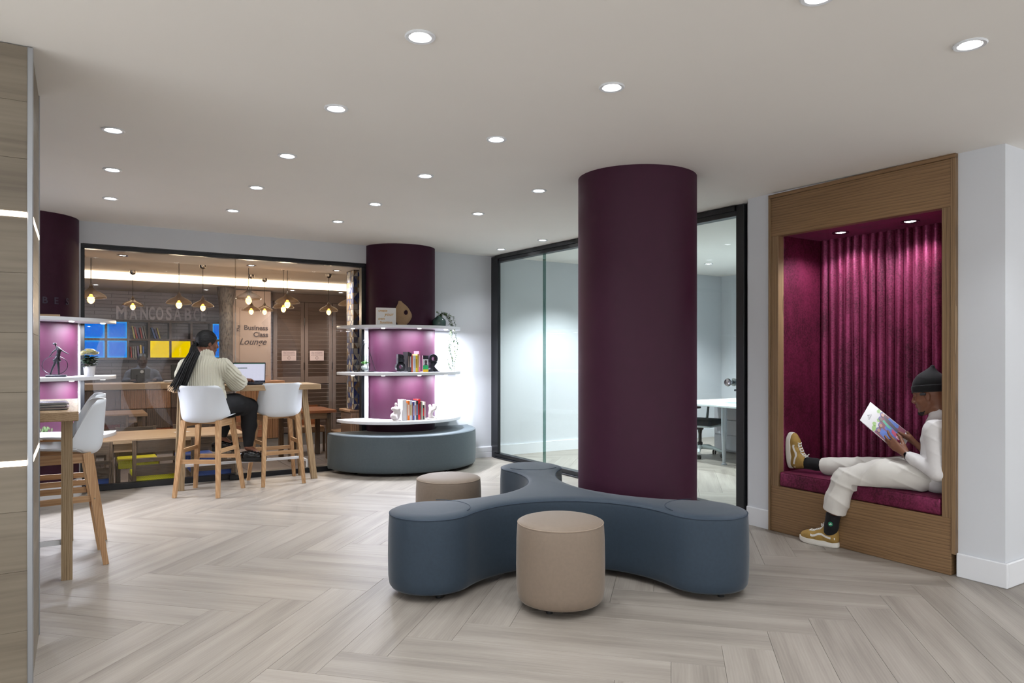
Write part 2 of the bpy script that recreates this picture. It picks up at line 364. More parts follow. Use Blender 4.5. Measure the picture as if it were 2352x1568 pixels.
# ---- glazing to the cafe
win = struct('window_1', label='wide black-framed glass wall looking into the cafe', loc=(0, 0, 0))
fr = black_frame
obj('frame_head', MB().bev(.03, 2.955, 8.02, 8.10, 2.398, 2.446, .003).box(.05, 2.93, 8.005, 8.03, 2.43, 2.446), fr, win)
obj('frame_sill', MB().bev(.03, 2.955, 8.02, 8.10, 0.001, .058, .003), fr, win)
obj('frame_jamb', MB().bev(.03, .066, 8.02, 8.10, .058, 2.398, .003), fr, win)
obj('frame_jamb', MB().bev(2.89, 2.955, 8.02, 8.10, .058, 2.398, .003), fr, win)
obj('glass_pane', MB().box(.066, 1.468, 8.055, 8.065, .058, 2.398), glass_clear, win, smooth=0)
obj('glass_pane', MB().box(1.472, 2.89, 8.055, 8.065, .058, 2.398), glass_clear, win, smooth=0)
obj('pane_joint', MB().box(1.466, 1.474, 8.052, 8.068, .058, 2.398), glass('joint_glass', (.75, .72, .66, 1), 2.0), win, smooth=0)
obj('floor_bolt', MB().bev(1.40, 1.53, 7.96, 8.02, .002, .05, .006).lathe([(.02, .05), (.02, .058), (.008, .06)], 12, (1.465, 7.99, 0)), black_plastic, win, label='small black floor lock at the foot of the glass')
# ---- glazing to the office
win2 = struct('window_2', label='black-framed glass front of the white office')
obj('frame_post', MB().bev(4.67, 4.76, 7.90, 7.998, .001, 2.648, .004).bev(4.655, 4.69, 7.80, 7.90, .07, 2.6, .004), fr, win2)
obj('frame_post', MB().bev(4.67, 4.75, 3.862, 3.945, .001, 2.597, .004), fr, win2)
def sloped(x0, x1, y0, y1, lo, hi):
    v = [(x, y, f(y)) for f in (lo, hi) for y in (y0, y1) for x in (x0, x1)]
    return MB().add(v, [(0, 2, 3, 1), (4, 5, 7, 6), (0, 1, 5, 4), (2, 6, 7, 3), (0, 4, 6, 2), (1, 3, 7, 5)])
obj('frame_head', sloped(4.67, 4.755, 3.945, 7.90, lambda y: zc(y) - .092, lambda y: zc(y) - .004), fr, win2, smooth=0)
obj('head_track', sloped(4.655, 4.67, 3.945, 7.80, lambda y: zc(y) - .05, lambda y: zc(y) - .01), fr, win2, smooth=0)
obj('frame_sill', MB().bev(4.67, 4.75, 3.945, 7.90, .001, .065, .004).bev(4.645, 4.67, 4.9, 7.90, .001, .018, .003), fr, win2)
obj('glass_pane', MB().box(4.705, 4.715, 6.83, 7.90, .065, 2.57), glass_office, win2, smooth=0)
obj('glass_pane', MB().box(4.705, 4.715, 5.1, 6.79, .065, 2.55), glass_office, win2, smooth=0)
obj('pane_joint', MB().box(4.702, 4.718, 6.79, 6.83, .065, 2.57), glass('joint_dark', (.42, .55, .52, 1), 1.0), win2, smooth=0)
door = struct('door_1', label='frameless glass office door with round steel pull')
obj('glass_leaf', MB().box(4.705, 4.715, 3.95, 5.09, .07, 2.53), glass_office, door, smooth=0)
hd = MB()
for s_ in (-1, 1):
    n0 = len(hd.v); hd.lathe([(.016, 0), (.016, .02), (.032, .024), (.035, .034), (.030, .044), (.022, .040), (.001, .036)], 20)
    for i in range(n0, len(hd.v)):
        x, y, z = hd.v[i]; hd.v[i] = (4.71 + s_ * (.006 + z), 4.03 + x, 1.118 + y)
obj('pull_handle', hd, steel, door, label='round steel pull')

# ---- columns
def column(name, cx, cy, r, z1, label):
    o = MB().lathe([(r, 0), (r, .3), (r, 1.2), (r, z1)], 96, (cx, cy, 0))
    return struct(name, o, plum, label=label)
column('column_front', 3.381, 3.735, .415, 2.603, 'plum round column rising behind the blue ottoman')
column('column_shelf', 3.37, 8.0, .43, 2.656, 'plum half-round column behind the white book shelves')
column('column_side', -.41, 8.0, .43, 2.656, 'plum half-round column behind the statue shelves')
m = MB().lathe([(.455, 0), (.455, .15), (.45, .165), (.432, .17), (.432, 0)], 64, (-.41, 8.0, 0), False, False)
struct('baseboard_column', m, trim_white, label='white curved skirting at the foot of the side column')
for k_, (x_, z0_) in enumerate(((2.962, 1.7), (.024, 1.7))):
    struct('trim_%d' % (k_ + 1), MB().box(x_ - .008, x_ + .008, 7.985, 8.0, z0_, 2.44), trim_white, smooth=0, label='thin white trim strip beside the %s column' % ('book shelf' if k_ == 0 else 'statue shelf'))

# ---- wooden pillar on the left, clad in boards with two light lines
PX, PY0, PY1 = -.155, 3.42, 4.06
pil = struct('wall_pillar', MB().box(-1.6, PX - .014, PY0 + .014, PY1, 0, zc(3.5) - .004), plain('pillar_core', S(90, 80, 70), .8), smooth=0, label='wood clad pillar with recessed light lines')
zz = [0.0, .24, .48, .72, .905, .925, 1.2, 1.44, 1.68, 1.905, 1.925, 2.14, 2.37, 2.592]
for a, b in zip(zz, zz[1:]):
    if b - a < .03: continue
    obj('board', MB().bev(-1.6, PX - .012, PY0, PY0 + .014, a + .0004, b - .0004, .0006), pillar_wood, pil)
    sd = MB().bev(0, PY1 - PY0 - .012, 0, .014, a + .0004, b - .0004, .0006)
    obj('board', sd, pillar_wood, pil, (PX, PY0 + .012, 0), (0, 0, R(90)))
ct = plain('brushed_aluminium', S(176, 180, 186), .3, .9)
obj('corner_trim', MB().bev(PX - .014, PX + .006, PY0 - .006, PY0 + .014, 0.001, zc(3.4) - .004, .003), ct, pil, label='brushed aluminium corner strip')
obj('corner_trim', MB().bev(PX - .004, PX + .004, PY1 - .004, PY1 + .006, 0.001, zc(4) - .004, .002), ct, pil, label='thin aluminium edge strip')
for z_, nm in ((1.915, 'upper'), (.915, 'lower')):
    led = thing('led_strip', '%s glowing light line on the front of the wooden pillar' % nm, 'light strip', (PX, PY0, z_), 0, 'pillar light lines')
    obj('diffuser', MB().box(-1.445, -.016, -.002, .012, -.011, .011), led_warm, led, smooth=0)
    led = thing('led_strip', '%s glowing light line on the narrow side of the wooden pillar' % nm, 'light strip', (PX, PY0, z_), 0, 'pillar light lines')
    obj('diffuser', MB().box(-.012, .002, .016, PY1 - PY0 - .006, -.011, .011), led_warm, led, smooth=0)

# ---- velvet reading nook
nk = struct('nook', label='oak framed reading nook lined with plum velvet')
xf, xb = 4.535, 5.075
y0o, y0i, y1i, y1o = 2.19, 2.245, 3.428, 3.495
obj('stile', MB().bev(xf, 4.60, y0o, y0i, .35, 2.258, .002), niche_wood_v, nk)
obj('stile', MB().bev(xf, 4.60, y1i, y1o, .35, 2.258, .002), niche_wood_v, nk)
obj('lintel', MB().bev(xf, 4.60, y0o, y1o, 2.258, 2.552, .002), niche_wood_h, nk)
obj('base_panel', MB().bev(xf, 4.60, y0o, y1o, .001, .35, .002), niche_wood_h, nk)
obj('edge_trim', MB().bev(xf - .008, 4.565, y0o - .028, y0o, .135, 2.552, .002), niche_wood_v, nk)
obj('edge_trim', MB().bev(xf - .008, 4.565, y1o, y1o + .018, .001, 2.552, .002), niche_wood_v, nk)
obj('edge_trim', MB().bev(xf - .008, 4.565, y0o - .028, y1o + .018, 2.552, 2.58, .002), niche_wood_h, nk)
obj('side_lining', MB().bev(4.60, xb, y1i, y1i + .04, .36, 2.3, .006), velvet_m, nk)
obj('side_lining', MB().bev(4.60, xb, y0i - .04, y0i, .36, 2.3, .006), velvet_m, nk)
obj('top_lining', MB().bev(4.60, xb + .04, y0i - .03, y1i + .03, 2.262, 2.30, .004), velvet_m, nk)
obj('back_board', MB().box(xb, xb + .05, y0i - .04, y1i + .04, .30, 2.3), velvet_m, nk, smooth=0)
nch = 18; cw = (y1i - y0i) / nch
for i in range(nch):
    ya_ = y0i + i * cw; rs = []
    for z in np.linspace(.46, 2.262, 14):
        rs.append([(xb - .004 - (.030 + .004 * math.sin(i * 2.1 + z * 3)) * math.sin(math.pi * t) ** .75, ya_ + cw * (.02 + .96 * t) + .004 * math.sin(z * 2.3 + i * 1.7) * math.sin(math.pi * t), z) for t in np.linspace(0, 1, 9)])
    obj('channel', MB().rings(rs, False, False, False), velvet_m, nk, smooth=60)
cu = MB().bev(4.541, xb - .01, y0i + .008, y1i - .004, .352, .462, .016, seg=3)
cush = tag(obj('seat_cushion', cu, velvet_m), 'plum velvet seat cushion in the reading nook', 'cushion')
pp = MB().tube([(4.545, y0i + .02, .458), (4.545, 2.8, .459), (4.545, y1i - .02, .458)], .004, 6)
obj('piping', pp, velvet_m, cush)

# ---- downlights
ring_m = plain('downlight_trim', S(225, 228, 232), .4)
ring_mesh = MB().lathe([(.058, 0), (.06, -.004), (.056, -.008), (.044, -.006), (.04, 0)], 28, cap0=False, cap1=False).mesh('trim_ring'); ring_mesh.materials.append(ring_m)
lens_mesh = MB().lathe([(.001, -.004), (.030, -.0035), (.036, -.001)], 20, cap0=True, cap1=False).mesh('lens'); lens_mesh.materials.append(lens_emit)
def downlight(x, y, z, label, watts, col=(.92, .96, 1), size=120, blend=.7, group='recessed downlights', ringm=None, sc_=1.0):
    t = thing('downlight', label, 'ceiling light', (x, y, z), 0, group); t.scale = (sc_,) * 3
    rm = ring_mesh
    if ringm: rm = ring_mesh.copy(); rm.materials.clear(); rm.materials.append(ringm)
    obj('trim_ring', rm, None, t); obj('lens', lens_mesh, None, t)
    ld = bpy.data.lights.new('bulb', 'SPOT'); ld.energy = watts; ld.color = col; ld.spot_size = R(size); ld.spot_blend = blend; ld.shadow_soft_size = .035
    lo = bpy.data.objects.new('bulb', ld); COL.objects.link(lo); lo.parent = t; lo.location = (0, 0, -.015)
    return t
ordn = ['nearest', 'second nearest', 'third nearest', 'fourth nearest', 'farthest']
rowA = [(1.127, 2.474), (1.111, 3.454), (1.13, 4.489), (1.16, 5.525), (1.182, 6.593)]
for k_, (x, y) in enumerate(rowA): downlight(x, y, zc(y), '%s downlight of the five in the row leading to the seated woman' % ordn[k_], LOUNGE_W)
rowB = [(2.086, 2.473), (2.054, 3.458), (2.078, 4.475), (2.139, 5.604), (2.138, 6.593)]
for k_, (x, y) in enumerate(rowB): downlight(x, y, zc(y), '%s downlight of the five in the row leading to the cafe window\'s right half' % ordn[k_], LOUNGE_W)
rowC = [(.173, 4.494), (.208, 5.518), (.236, 6.616)]
for k_, (x, y) in enumerate(rowC): downlight(x, y, zc(y), '%s downlight of the three in the row beside the wooden pillar' % ['nearest', 'middle', 'farthest'][k_], LOUNGE_W)
downlight(2.967, 1.363, zc(1.363), 'large bright downlight at the top right in front of the reading nook', LOUNGE_W)
downlight(2.136, 1.455, zc(1.455), 'downlight just cut off by the top edge of the picture', LOUNGE_W)
downlight(3.001, 4.413, zc(4.413), 'downlight just left of the big plum column', LOUNGE_W)
downlight(3.066, 5.485, zc(5.485), 'downlight right of the shelf column, toward the big column', LOUNGE_W)
downlight(4.427, 6.439, zc(6.439), 'downlight above the middle of the office glass front', LOUNGE_W * .7)
downlight(4.424, 7.333, zc(7.333), 'downlight in the far corner beside the office glass front', LOUNGE_W * .7)
for x, y, tx in ((1.13, 1.45, 'over the foreground floor'), (.17, 2.47, 'in front of the wooden pillar'), (.17, 1.2, 'left of the camera'), (3.0, .35, 'right of the camera'), (4.0, 1.3, 'before the corner right of the nook'), (1.6, .3, 'above the camera')):  # further downlights, added out of view to brighten the front floor
    t = downlight(x, y, zc(y), '', LOUNGE_W); t.parent = ceiling; del t['label'], t['category'], t['group']
dark_ring = plain('chrome_trim', S(120, 110, 120), .2, 1)
downlight(4.82, 3.10, 2.262, 'left spot in the velvet ceiling of the reading nook', 34, size=140, blend=.6, group='nook spots', ringm=dark_ring)
downlight(4.82, 2.59, 2.262, 'right spot in the velvet ceiling of the reading nook', 34, size=140, blend=.6, group='nook spots', ringm=dark_ring)
downlight(6.5, 5.2, zc(5.2), 'bright downlight inside the glazed office', 330, group='office downlights')
downlight(7.6, 6.9, zc(6.9), 'farther downlight inside the glazed office', 330, group='office downlights')
downlight(5.7, 7.0, zc(7.0), 'downlight inside the office behind the first glass pane', 330, group='office downlights')
def ang2(v): return math.atan2(v.y, v.x)
# ================================================================== UPHOLSTERY
def outline_solid(name, pts, prof, mat, parent, smooth=60, top_pts=None):
    """stack offset copies of a closed outline; prof = [(inset, z)...]"""
    n = len(pts); nor = []
    for i in range(n):
        a, b = pts[i - 1], pts[(i + 1) % n]; dx, dy = b[0] - a[0], b[1] - a[1]; l = math.hypot(dx, dy) or 1; nor.append((dy / l, -dx / l))
    rs = [[(p[0] - q[0] * ins, p[1] - q[1] * ins, z) for p, q in zip(pts, nor)] for ins, z in prof]
    return obj(name, MB().rings(rs), mat, parent, smooth=smooth)
SOFT = [(.03, .035), (.012, .04), (.002, .055), (-.004, .10), (-.006, .22), (-.004, .36), (.0, .43), (.003, .447), (.006, .452), (.012, .457), (.035, .464), (.07, .469)]
def feet(parent, pts):
    for x, y in pts: obj('foot', MB().lathe([(.018, 0), (.02, .04)], 12, (x, y, 0)), black_plastic, parent)
# three-lobed ottoman
CA, CB, CC = Vector((1.737, 3.655)), Vector((3.085, 2.835)), Vector((3.08, 4.642)); RL = .243
cen = (CA + CB + CC) / 3
def trefoil():
    pts = []; lobes = [CA, CB, CC]; arcs = []
    for i in range(3):
        p, q = lobes[i], lobes[(i + 1) % 3]; mid = (p + q) / 2; d = (q - p).length / 2; out = (mid - cen).normalized()
        out = out - (q - p).normalized() * out.dot((q - p).normalized()); out.normalize()
        ind = (mid - cen).dot(out) - .25      # how far the waist bites in past the chord
        k = ind + RL; qd = (d * d - k * k) / (2 * k); arcs.append((mid + out * qd, qd + ind))
    for i in range(3):
        c = lobes[i]; qp, rp = arcs[i - 1]; qn, rn = arcs[i]
        a0 = ang2(qp - c); a1 = ang2(qn - c)
        while a1 < a0: a1 += 2 * math.pi
        for k in range(29): a = a0 + (a1 - a0) * k / 28; pts.append((c.x + RL * math.cos(a), c.y + RL * math.sin(a)))
        nxt = lobes[(i + 1) % 3]; b0 = ang2(c - qn); b1 = ang2(nxt - qn)
        while b1 > b0: b1 -= 2 * math.pi
        for k in range(1, 30): a = b0 + (b1 - b0) * k / 30; pts.append((qn.x + rn * math.cos(a), qn.y + rn * math.sin(a)))
    return pts
ott = thing('ottoman', 'large blue three-lobed ottoman curling around the plum column', 'ottoman', (cen.x, cen.y, 0))
tp = [(x - cen.x, y - cen.y) for x, y in trefoil()]
outline_solid('body', tp, SOFT, blue_fabric, ott)
seam_m = plain('blue_seam', S(44, 58, 74), .7)
def seam(parent, pts, z, mat, r=.0035):
    n = len(pts); q = []
    for i in range(n):
        a, b = pts[i - 1], pts[(i + 1) % n]; dx, dy = b[0] - a[0], b[1] - a[1]; l = math.hypot(dx, dy) or 1; q.append((pts[i][0] - dy / l * .003, pts[i][1] + dx / l * .003, z))
    obj('seam', MB().tube(q, r, 6, closed=True), mat, parent)
seam(ott, tp, .449, seam_m)
for c in (CA, CB, CC):
    d0 = ang2(cen - c); obj('seam', MB().tube([(c.x - cen.x + .222 * math.cos(d0 + a), c.y - cen.y + .222 * math.sin(d0 + a), .4690) for a in np.linspace(-.95, .95, 22)], .0022, 5), seam_m, ott)
fp = []
for c in (CA, CB, CC):
    for a in (20, 140, 260): fp.append((c.x - cen.x + .15 * math.cos(R(a)), c.y - cen.y + .15 * math.sin(R(a))))
feet(ott, fp + [(-.3, .1), (.3, -.25)])
# round poufs
def pouf(x, y, label):
    t = thing('pouf', label, 'pouf', (x, y, 0), 0, 'round poufs'); r = .234
    ps = [(r * math.cos(2 * math.pi * i / 64), r * math.sin(2 * math.pi * i / 64)) for i in range(64)]
    outline_solid('body', ps, SOFT + [(.13, .473), (.2, .475)], beige_fabric, t); seam(t, ps, .449, plain('beige_seam', S(150, 134, 118), .7), .003)
    feet(t, [(.14 * math.cos(R(a)), .14 * math.sin(R(a))) for a in (30, 120, 210, 300)])
pouf(2.22, 3.058, 'taupe round pouf in front of the blue ottoman'); pouf(2.308, 4.57, 'taupe round pouf half hidden behind the blue ottoman')
# bench around the shelf column
bn = thing('bench', 'grey curved bench under the white book shelves', 'bench', (3.385, 7.985, 0))
bp = []
for k in range(61):
    a = math.pi * (1 + k / 60); bp.append((.92 * math.cos(a), .88 * math.sin(a)))
bp = [(.92, -.004)] [:0] + bp
bpo = bp + [(.47, -.004), (-.47, -.004)]
cxo = 3.37 - 3.385
inner = [(cxo + .436 * math.cos(a), .436 * math.sin(a) + .015) for a in np.linspace(2 * math.pi - .04, math.pi + .04, 24)]
ring_o = bp + inner
outline_solid('body', ring_o, [(.02, .035), (.008, .04), (.001, .055), (-.003, .12), (-.004, .25), (-.002, .38), (.0, .425), (.004, .44), (.012, .447), (.03, .452)], grey_fabric, bn)
q = [(x * .997, y * .997, .436) for x, y in bp]; obj('seam', MB().tube(q, .003, 6), plain('grey_seam', S(70, 80, 88), .7), bn)
feet(bn, [(-.7, -.35), (-.3, -.7), (.25, -.75), (.7, -.4)])

# ================================================================== WALL SHELVES
def shelf_set(cx, colx, name_txt, label):
    t = thing('wall_shelf', label, 'shelf', (cx, 7.985, 0))
    def plate(z):
        o_ = [(.77 * math.cos(a), .725 * math.sin(a)) for a in np.linspace(math.pi, 2 * math.pi, 49)]
        dx = colx - cx
        i_ = [(dx + .4325 * math.cos(a), .015 + .4325 * math.sin(a)) for a in np.linspace(2 * math.pi - .045, math.pi + .045, 25)]
        return outline_solid('shelf_board', o_ + i_, [(.003, z - .034), (0, z - .031), (0, z - .004), (.003, z)], shelf_white, t, smooth=40)
    for z in (.60, 1.152, 1.69): plate(z)
    for s_ in (-1,) if colx > 0 else (1,):
        obj('post', MB().bev(s_ * .43 - .022, s_ * .43 + .022, -.075, -.045, .60, 1.656, .004), shelf_white, t)
    for z in (1.152, 1.69):
        for a in (200, 235, 270, 305, 340):
            x, y = .69 * math.cos(R(a)), .62 * math.sin(R(a))
            obj('puck_light', MB().lathe([(.022, 0), (.02, -.008), (.001, -.009)], 14, (x, y, z - .034), False, True), led_white, t)
        for a, sx, w_ in ((215, .30, 1), (270, .45, 1.2), (325, .30, 1.3)):
            ld = bpy.data.lights.new('led', 'AREA'); ld.shape = 'RECTANGLE'; ld.size = sx; ld.size_y = .03; ld.energy = 13.0 * w_; ld.color = (.86, .9, 1)
            lo = bpy.data.objects.new('led', ld); COL.objects.link(lo); lo.parent = t
            lo.location = (.62 * math.cos(R(a)), .57 * math.sin(R(a)), z - .046); lo.rotation_euler = (0, 0, math.atan2(.57 * math.cos(R(a)), -.62 * math.sin(R(a))))
    return t
shelf_set(3.345, 3.37, 'book', 'white three-tier curved shelves with books around the plum column')
shelf_set(-.435, -.41, 'statue', 'white three-tier curved shelves with the dancer statue at far left')

# ================================================================== BAR STOOLS
def shell_mesh():
    prof = [(.225, .748), (.21, .760), (.12, .757), (.02, .748), (-.08, .736), (-.15, .722), (-.200, .712), (-.232, .735), (-.244, .785), (-.250, .86), (-.255, .94), (-.259, 1.01), (-.2615, 1.044), (-.262, 1.058)]
    halfw = [.15, .185, .208, .216, .220, .218, .214, .230, .232, .224, .218, .213, .203, .168]
    wrap = [0, 0, .0, .0, .01, .05, .12, .185, .19, .165, .13, .095, .075, .055]
    lift = [.0, .006, .014, .018, .026, .036, .046, .036, .014, 0, 0, -.002, -.006, -.008]
    K = np.array([[y, z, h_, w_, l_] for (y, z), h_, w_, l_ in zip(prof, halfw, wrap, lift)]); n0 = len(K); fine = []
    for i in range(n0 - 1):                                   # Catmull-Rom between the given rows
        p0, p1, p2, p3 = K[max(i - 1, 0)], K[i], K[i + 1], K[min(i + 2, n0 - 1)]
        for t in (0, .25, .5, .75): fine.append(.5 * (2 * p1 + (p2 - p0) * t + (2 * p0 - 5 * p1 + 4 * p2 - p3) * t * t + (3 * p1 - p0 - 3 * p2 + p3) * t ** 3))
    fine.append(K[-1]); nt_ = 29; G_ = np.zeros((len(fine), nt_, 3))
    for i, (y, z, hw, wr_, lf) in enumerate(fine):
        for k in range(nt_):
            t = -1 + 2 * k / (nt_ - 1); u = math.sin(t * math.pi / 2) * .35 + t * .65; G_[i, k] = (hw * u, y + wr_ * abs(t) ** 2.2, z + lf * abs(t) ** 3)
    for _ in range(3): G_[1:-1] = G_[1:-1] * .5 + .25 * (G_[2:] + G_[:-2])
    nn = np.cross(np.gradient(G_, axis=1), np.gradient(G_, axis=0)); nn /= np.linalg.norm(nn, axis=2, keepdims=True) + 1e-9
    for _ in range(4): nn[1:-1] = nn[1:-1] * .5 + .25 * (nn[2:] + nn[:-2])
    m_ = len(fine); top_, bot_ = G_.reshape(-1, 3), (G_ + nn * .010).reshape(-1, 3); o_ = len(top_); F_ = []
    for i in range(m_ - 1):
        for k in range(nt_ - 1):
            a = i * nt_ + k; F_ += [(a, a + 1, a + nt_ + 1, a + nt_), (o_ + a, o_ + a + nt_, o_ + a + nt_ + 1, o_ + a + 1)]
    edge = [k for k in range(nt_)] + [i * nt_ + nt_ - 1 for i in range(1, m_)] + [(m_ - 1) * nt_ + k for k in range(nt_ - 2, -1, -1)] + [i * nt_ for i in range(m_ - 2, 0, -1)]
    for a, b_ in zip(edge, edge[1:] + edge[:1]): F_.append((a, o_ + a, o_ + b_, b_))
    return MB().add(np.concatenate([top_, bot_]).tolist(), F_)
screw = plain('screw_steel', S(150, 140, 120), .3, 1)
def make_stool(label, loc, rz):
    t = thing('bar_stool', label, 'bar stool', loc, rz, 'white shell bar stools')
    obj('seat_shell', shell_mesh(), white_plastic, t, smooth=50)
    tops = [(-.165, -.15), (.165, -.15), (-.165, .15), (.165, .15)]; bots = [(-.208, -.255), (.208, -.255), (-.245, .245), (.245, .245)]
    for (tx, ty), (bx, by) in zip(tops, bots):
        lg = MB().beam((0, 0, .722), (bx - tx, by - ty, 0), .046, .046, up=(0, 1, 0), w1=.70)
        obj('leg', lg, beech, t, (tx, ty, 0), smooth=0)
    def at(i, z): k = z / .722; return Vector((bots[i][0] + (tops[i][0] - bots[i][0]) * k, bots[i][1] + (tops[i][1] - bots[i][1]) * k, z))
    for i, j, z in ((0, 1, .335), (2, 3, .335), (0, 2, .43), (1, 3, .43)):
        a, b = at(i, z), at(j, z); mid = (a + b) / 2; d = b - a
        obj('rung', MB().beam((-d.length / 2, 0, 0), (d.length / 2, 0, 0), .018, .038), beech_x, t, mid, (0, 0, math.atan2(d.y, d.x)), smooth=0)
    for i, j in ((0, 2), (1, 3), (2, 3)):
        a, b = at(i, .69), at(j, .69); mid = (a + b) / 2; d = b - a
        obj('seat_rail', MB().beam((-d.length / 2, 0, 0), (d.length / 2, 0, 0), .022, .06), beech_x, t, mid, (0, 0, math.atan2(d.y, d.x)), smooth=0)
    for i, z in ((0, .43), (1, .43), (2, .40), (3, .40)):
        p = at(i, z); n_ = MB().lathe([(.006, 0), (.004, .003), (.001, .003)], 8, cap0=False)
        s_ = 1 if p.x > 0 else -1
        obj('screw', n_, screw, t, (p.x + s_ * .019, p.y, z), (0, R(90) * s_, 0))
    return t
st1 = make_stool('white shell bar stool on which the woman sits', (1.094, 7.367, 0), R(-33))
dup(st1, (1.817, 7.635, 0), R(1), 'empty white shell bar stool right of the seated woman')
dup(st1, (-.105, 5.40, 0), R(93), 'nearer white shell bar stool at the tall table by the wooden pillar')
dup(st1, (-.085, 6.10, 0), R(91), 'farther white shell bar stool at the tall table by the wooden pillar')

# ================================================================== TALL TABLES
def tall_table(label, loc, rz, L_, D_, zt, legs, tilt=.0):
    t = thing('bar_table', label, 'table', loc, rz, 'tall wooden bar tables')
    obj('table_top', MB().bev(-L_ / 2, L_ / 2, -D_ / 2, D_ / 2, zt - .056, zt, .004), pine, t)
    for (x0, y0, x1, y1) in legs:
        obj('leg', MB().beam((0, 0, zt - .057), (x1 - x0, y1 - y0, 0), .058, .058, up=(0, 1, 0)), pine_z, t, (x0, y0, 0), smooth=0)
    return t
steel_white = plain('white_steel', S(235, 238, 242), .35)
tt = tall_table('tall pine bar table with the laptop at the cafe window', (1.505, 7.68, 0), 0, 1.43, .53, 1.04,
           [(-.60, -.03, -.626, -.05), (-.60, .16, -.626, .2), (.585, -.05, .70, -.06), (.56, .14, .64, .22)])
obj('foot_rail', MB().beam((-.59, .07, .225), (.57, .07, .225), .018, .026).beam((.57, .07, .225), (.62, -.06, .205), .018, .026).beam((.62, -.06, .215), (.62, -.06, .13), .012, .012), steel_white, tt, smooth=0, label='white steel foot rail')
t2 = tall_table('tall wooden bar table with magazines beside the wooden pillar', (-.255, 5.49, 0), R(90), 1.42, .53, 1.022,
           [(-.505, -.205, -.505, -.205), (-.505, .205, -.505, .205), (.52, -.205, .52, -.205), (.52, .205, .52, .205)])
obj('foot_rail', MB().beam((-.5, -.02, .225), (.5, -.02, .225), .018, .03).beam((-.5, .2, .225), (-.5, -.2, .225), .018, .03), steel_white, t2, smooth=0, label='white steel foot rail')

# ================================================================== LAPTOP, MAGAZINES
screen_m, nt, p = base('spreadsheet_screen')
tc = N(nt, 'ShaderNodeTexCoord'); sx = N(nt, 'ShaderNodeSeparateXYZ'); L(nt, tc.outputs['Object'], sx.inputs[0])
br = N(nt, 'ShaderNodeTexBrick'); br.offset = 0; br.inputs['Scale'].default_value = 40; br.inputs['Color1'].default_value = S(226, 226, 246); br.inputs['Color2'].default_value = S(224, 225, 245); br.inputs['Mortar'].default_value = S(200, 202, 226)
br.inputs['Mortar Size'].default_value = .012; br.inputs['Brick Width'].default_value = 1.5; br.inputs['Row Height'].default_value = .3
mp = N(nt, 'ShaderNodeMapping'); mp.inputs['Rotation'].default_value = (R(90), 0, 0); L(nt, tc.outputs['Object'], mp.inputs[0]); L(nt, mp.outputs[0], br.inputs[0])
p.inputs['Base Color'].default_value = (.02, .02, .02, 1); L(nt, br.outputs[0], p.inputs['Emission Color']); p.inputs['Emission Strength'].default_value = .8; screen_m.cycles.emission_sampling = 'NONE'
lp = thing('laptop', 'open black laptop showing a spreadsheet on the bar table', 'laptop', (1.52, 7.66, 1.0405), R(-17))
dark_metal = plain('laptop_metal', S(32, 34, 44), .4, .6)
obj('base', MB().bev(-.165, .165, -.115, .115, .001, .016, .004), dark_metal, lp)
key = MB()
for r_ in range(5):
    for c_ in range(13): key.box(-.145 + c_ * .0223, -.126 + c_ * .0223, -.02 + r_ * .022, -.002 + r_ * .022, .0155, .0175)
obj('keyboard', key, black_plastic, lp, smooth=0, kind='stuff')
lid = obj('lid', MB().bev(-.165, .165, -.004, .004, 0, .222, .003), dark_metal, lp, (0, .115, .014), (R(-14), 0, 0))
obj('screen', MB().box(-.157, .157, -.0055, -.0042, .014, .214), screen_m, lid, smooth=0)
obj('menu_bar', MB().box(-.157, .157, -.0060, -.0054, .204, .214), emit('excel_green', S(40, 96, 74), .6), lid, smooth=0)
obj('selected_row', MB().box(-.154, -.02, -.0060, -.0054, .156, .163), emit('excel_row', S(30, 84, 60), .6), lid, smooth=0)
obj('task_bar', MB().box(-.157, .157, -.0060, -.0054, .014, .023), emit('task_bar', S(60, 62, 90), .5), lid, smooth=0)
mg_cols = [S(40, 42, 60), S(120, 90, 96), S(54, 58, 84), S(70, 60, 74), S(34, 34, 44), S(90, 100, 120)]
names_ = ['bottom', 'second from bottom', 'third from bottom', 'third from top', 'second from top', 'top']
for k_ in range(6):
    z = 1.0225 + k_ * .0075
    o = thing('magazine', '%s dark glossy magazine in the stack on the pillar table' % names_[k_], 'magazine', (-.16 + .008 * math.sin(k_ * 2), 5.05 + .01 * math.cos(k_ * 3), z), R(3 * math.sin(k_ * 5)), 'stacked magazines')
    obj('cover', MB().box(-.15, .11, -.1, .1, .006, .0072).box(-.15, .11, -.1, .1, 0, .001).box(-.15, -.148, -.1, .1, .001, .006), plain('magazine_cover_%d' % k_, mg_cols[k_], .25, var=.5, vscale=30), o, smooth=0)
    obj('pages', MB().box(-.147, .108, -.098, .098, .001, .006), plain('paper_%d' % k_, S(200, 198, 194), .7), o, smooth=0)
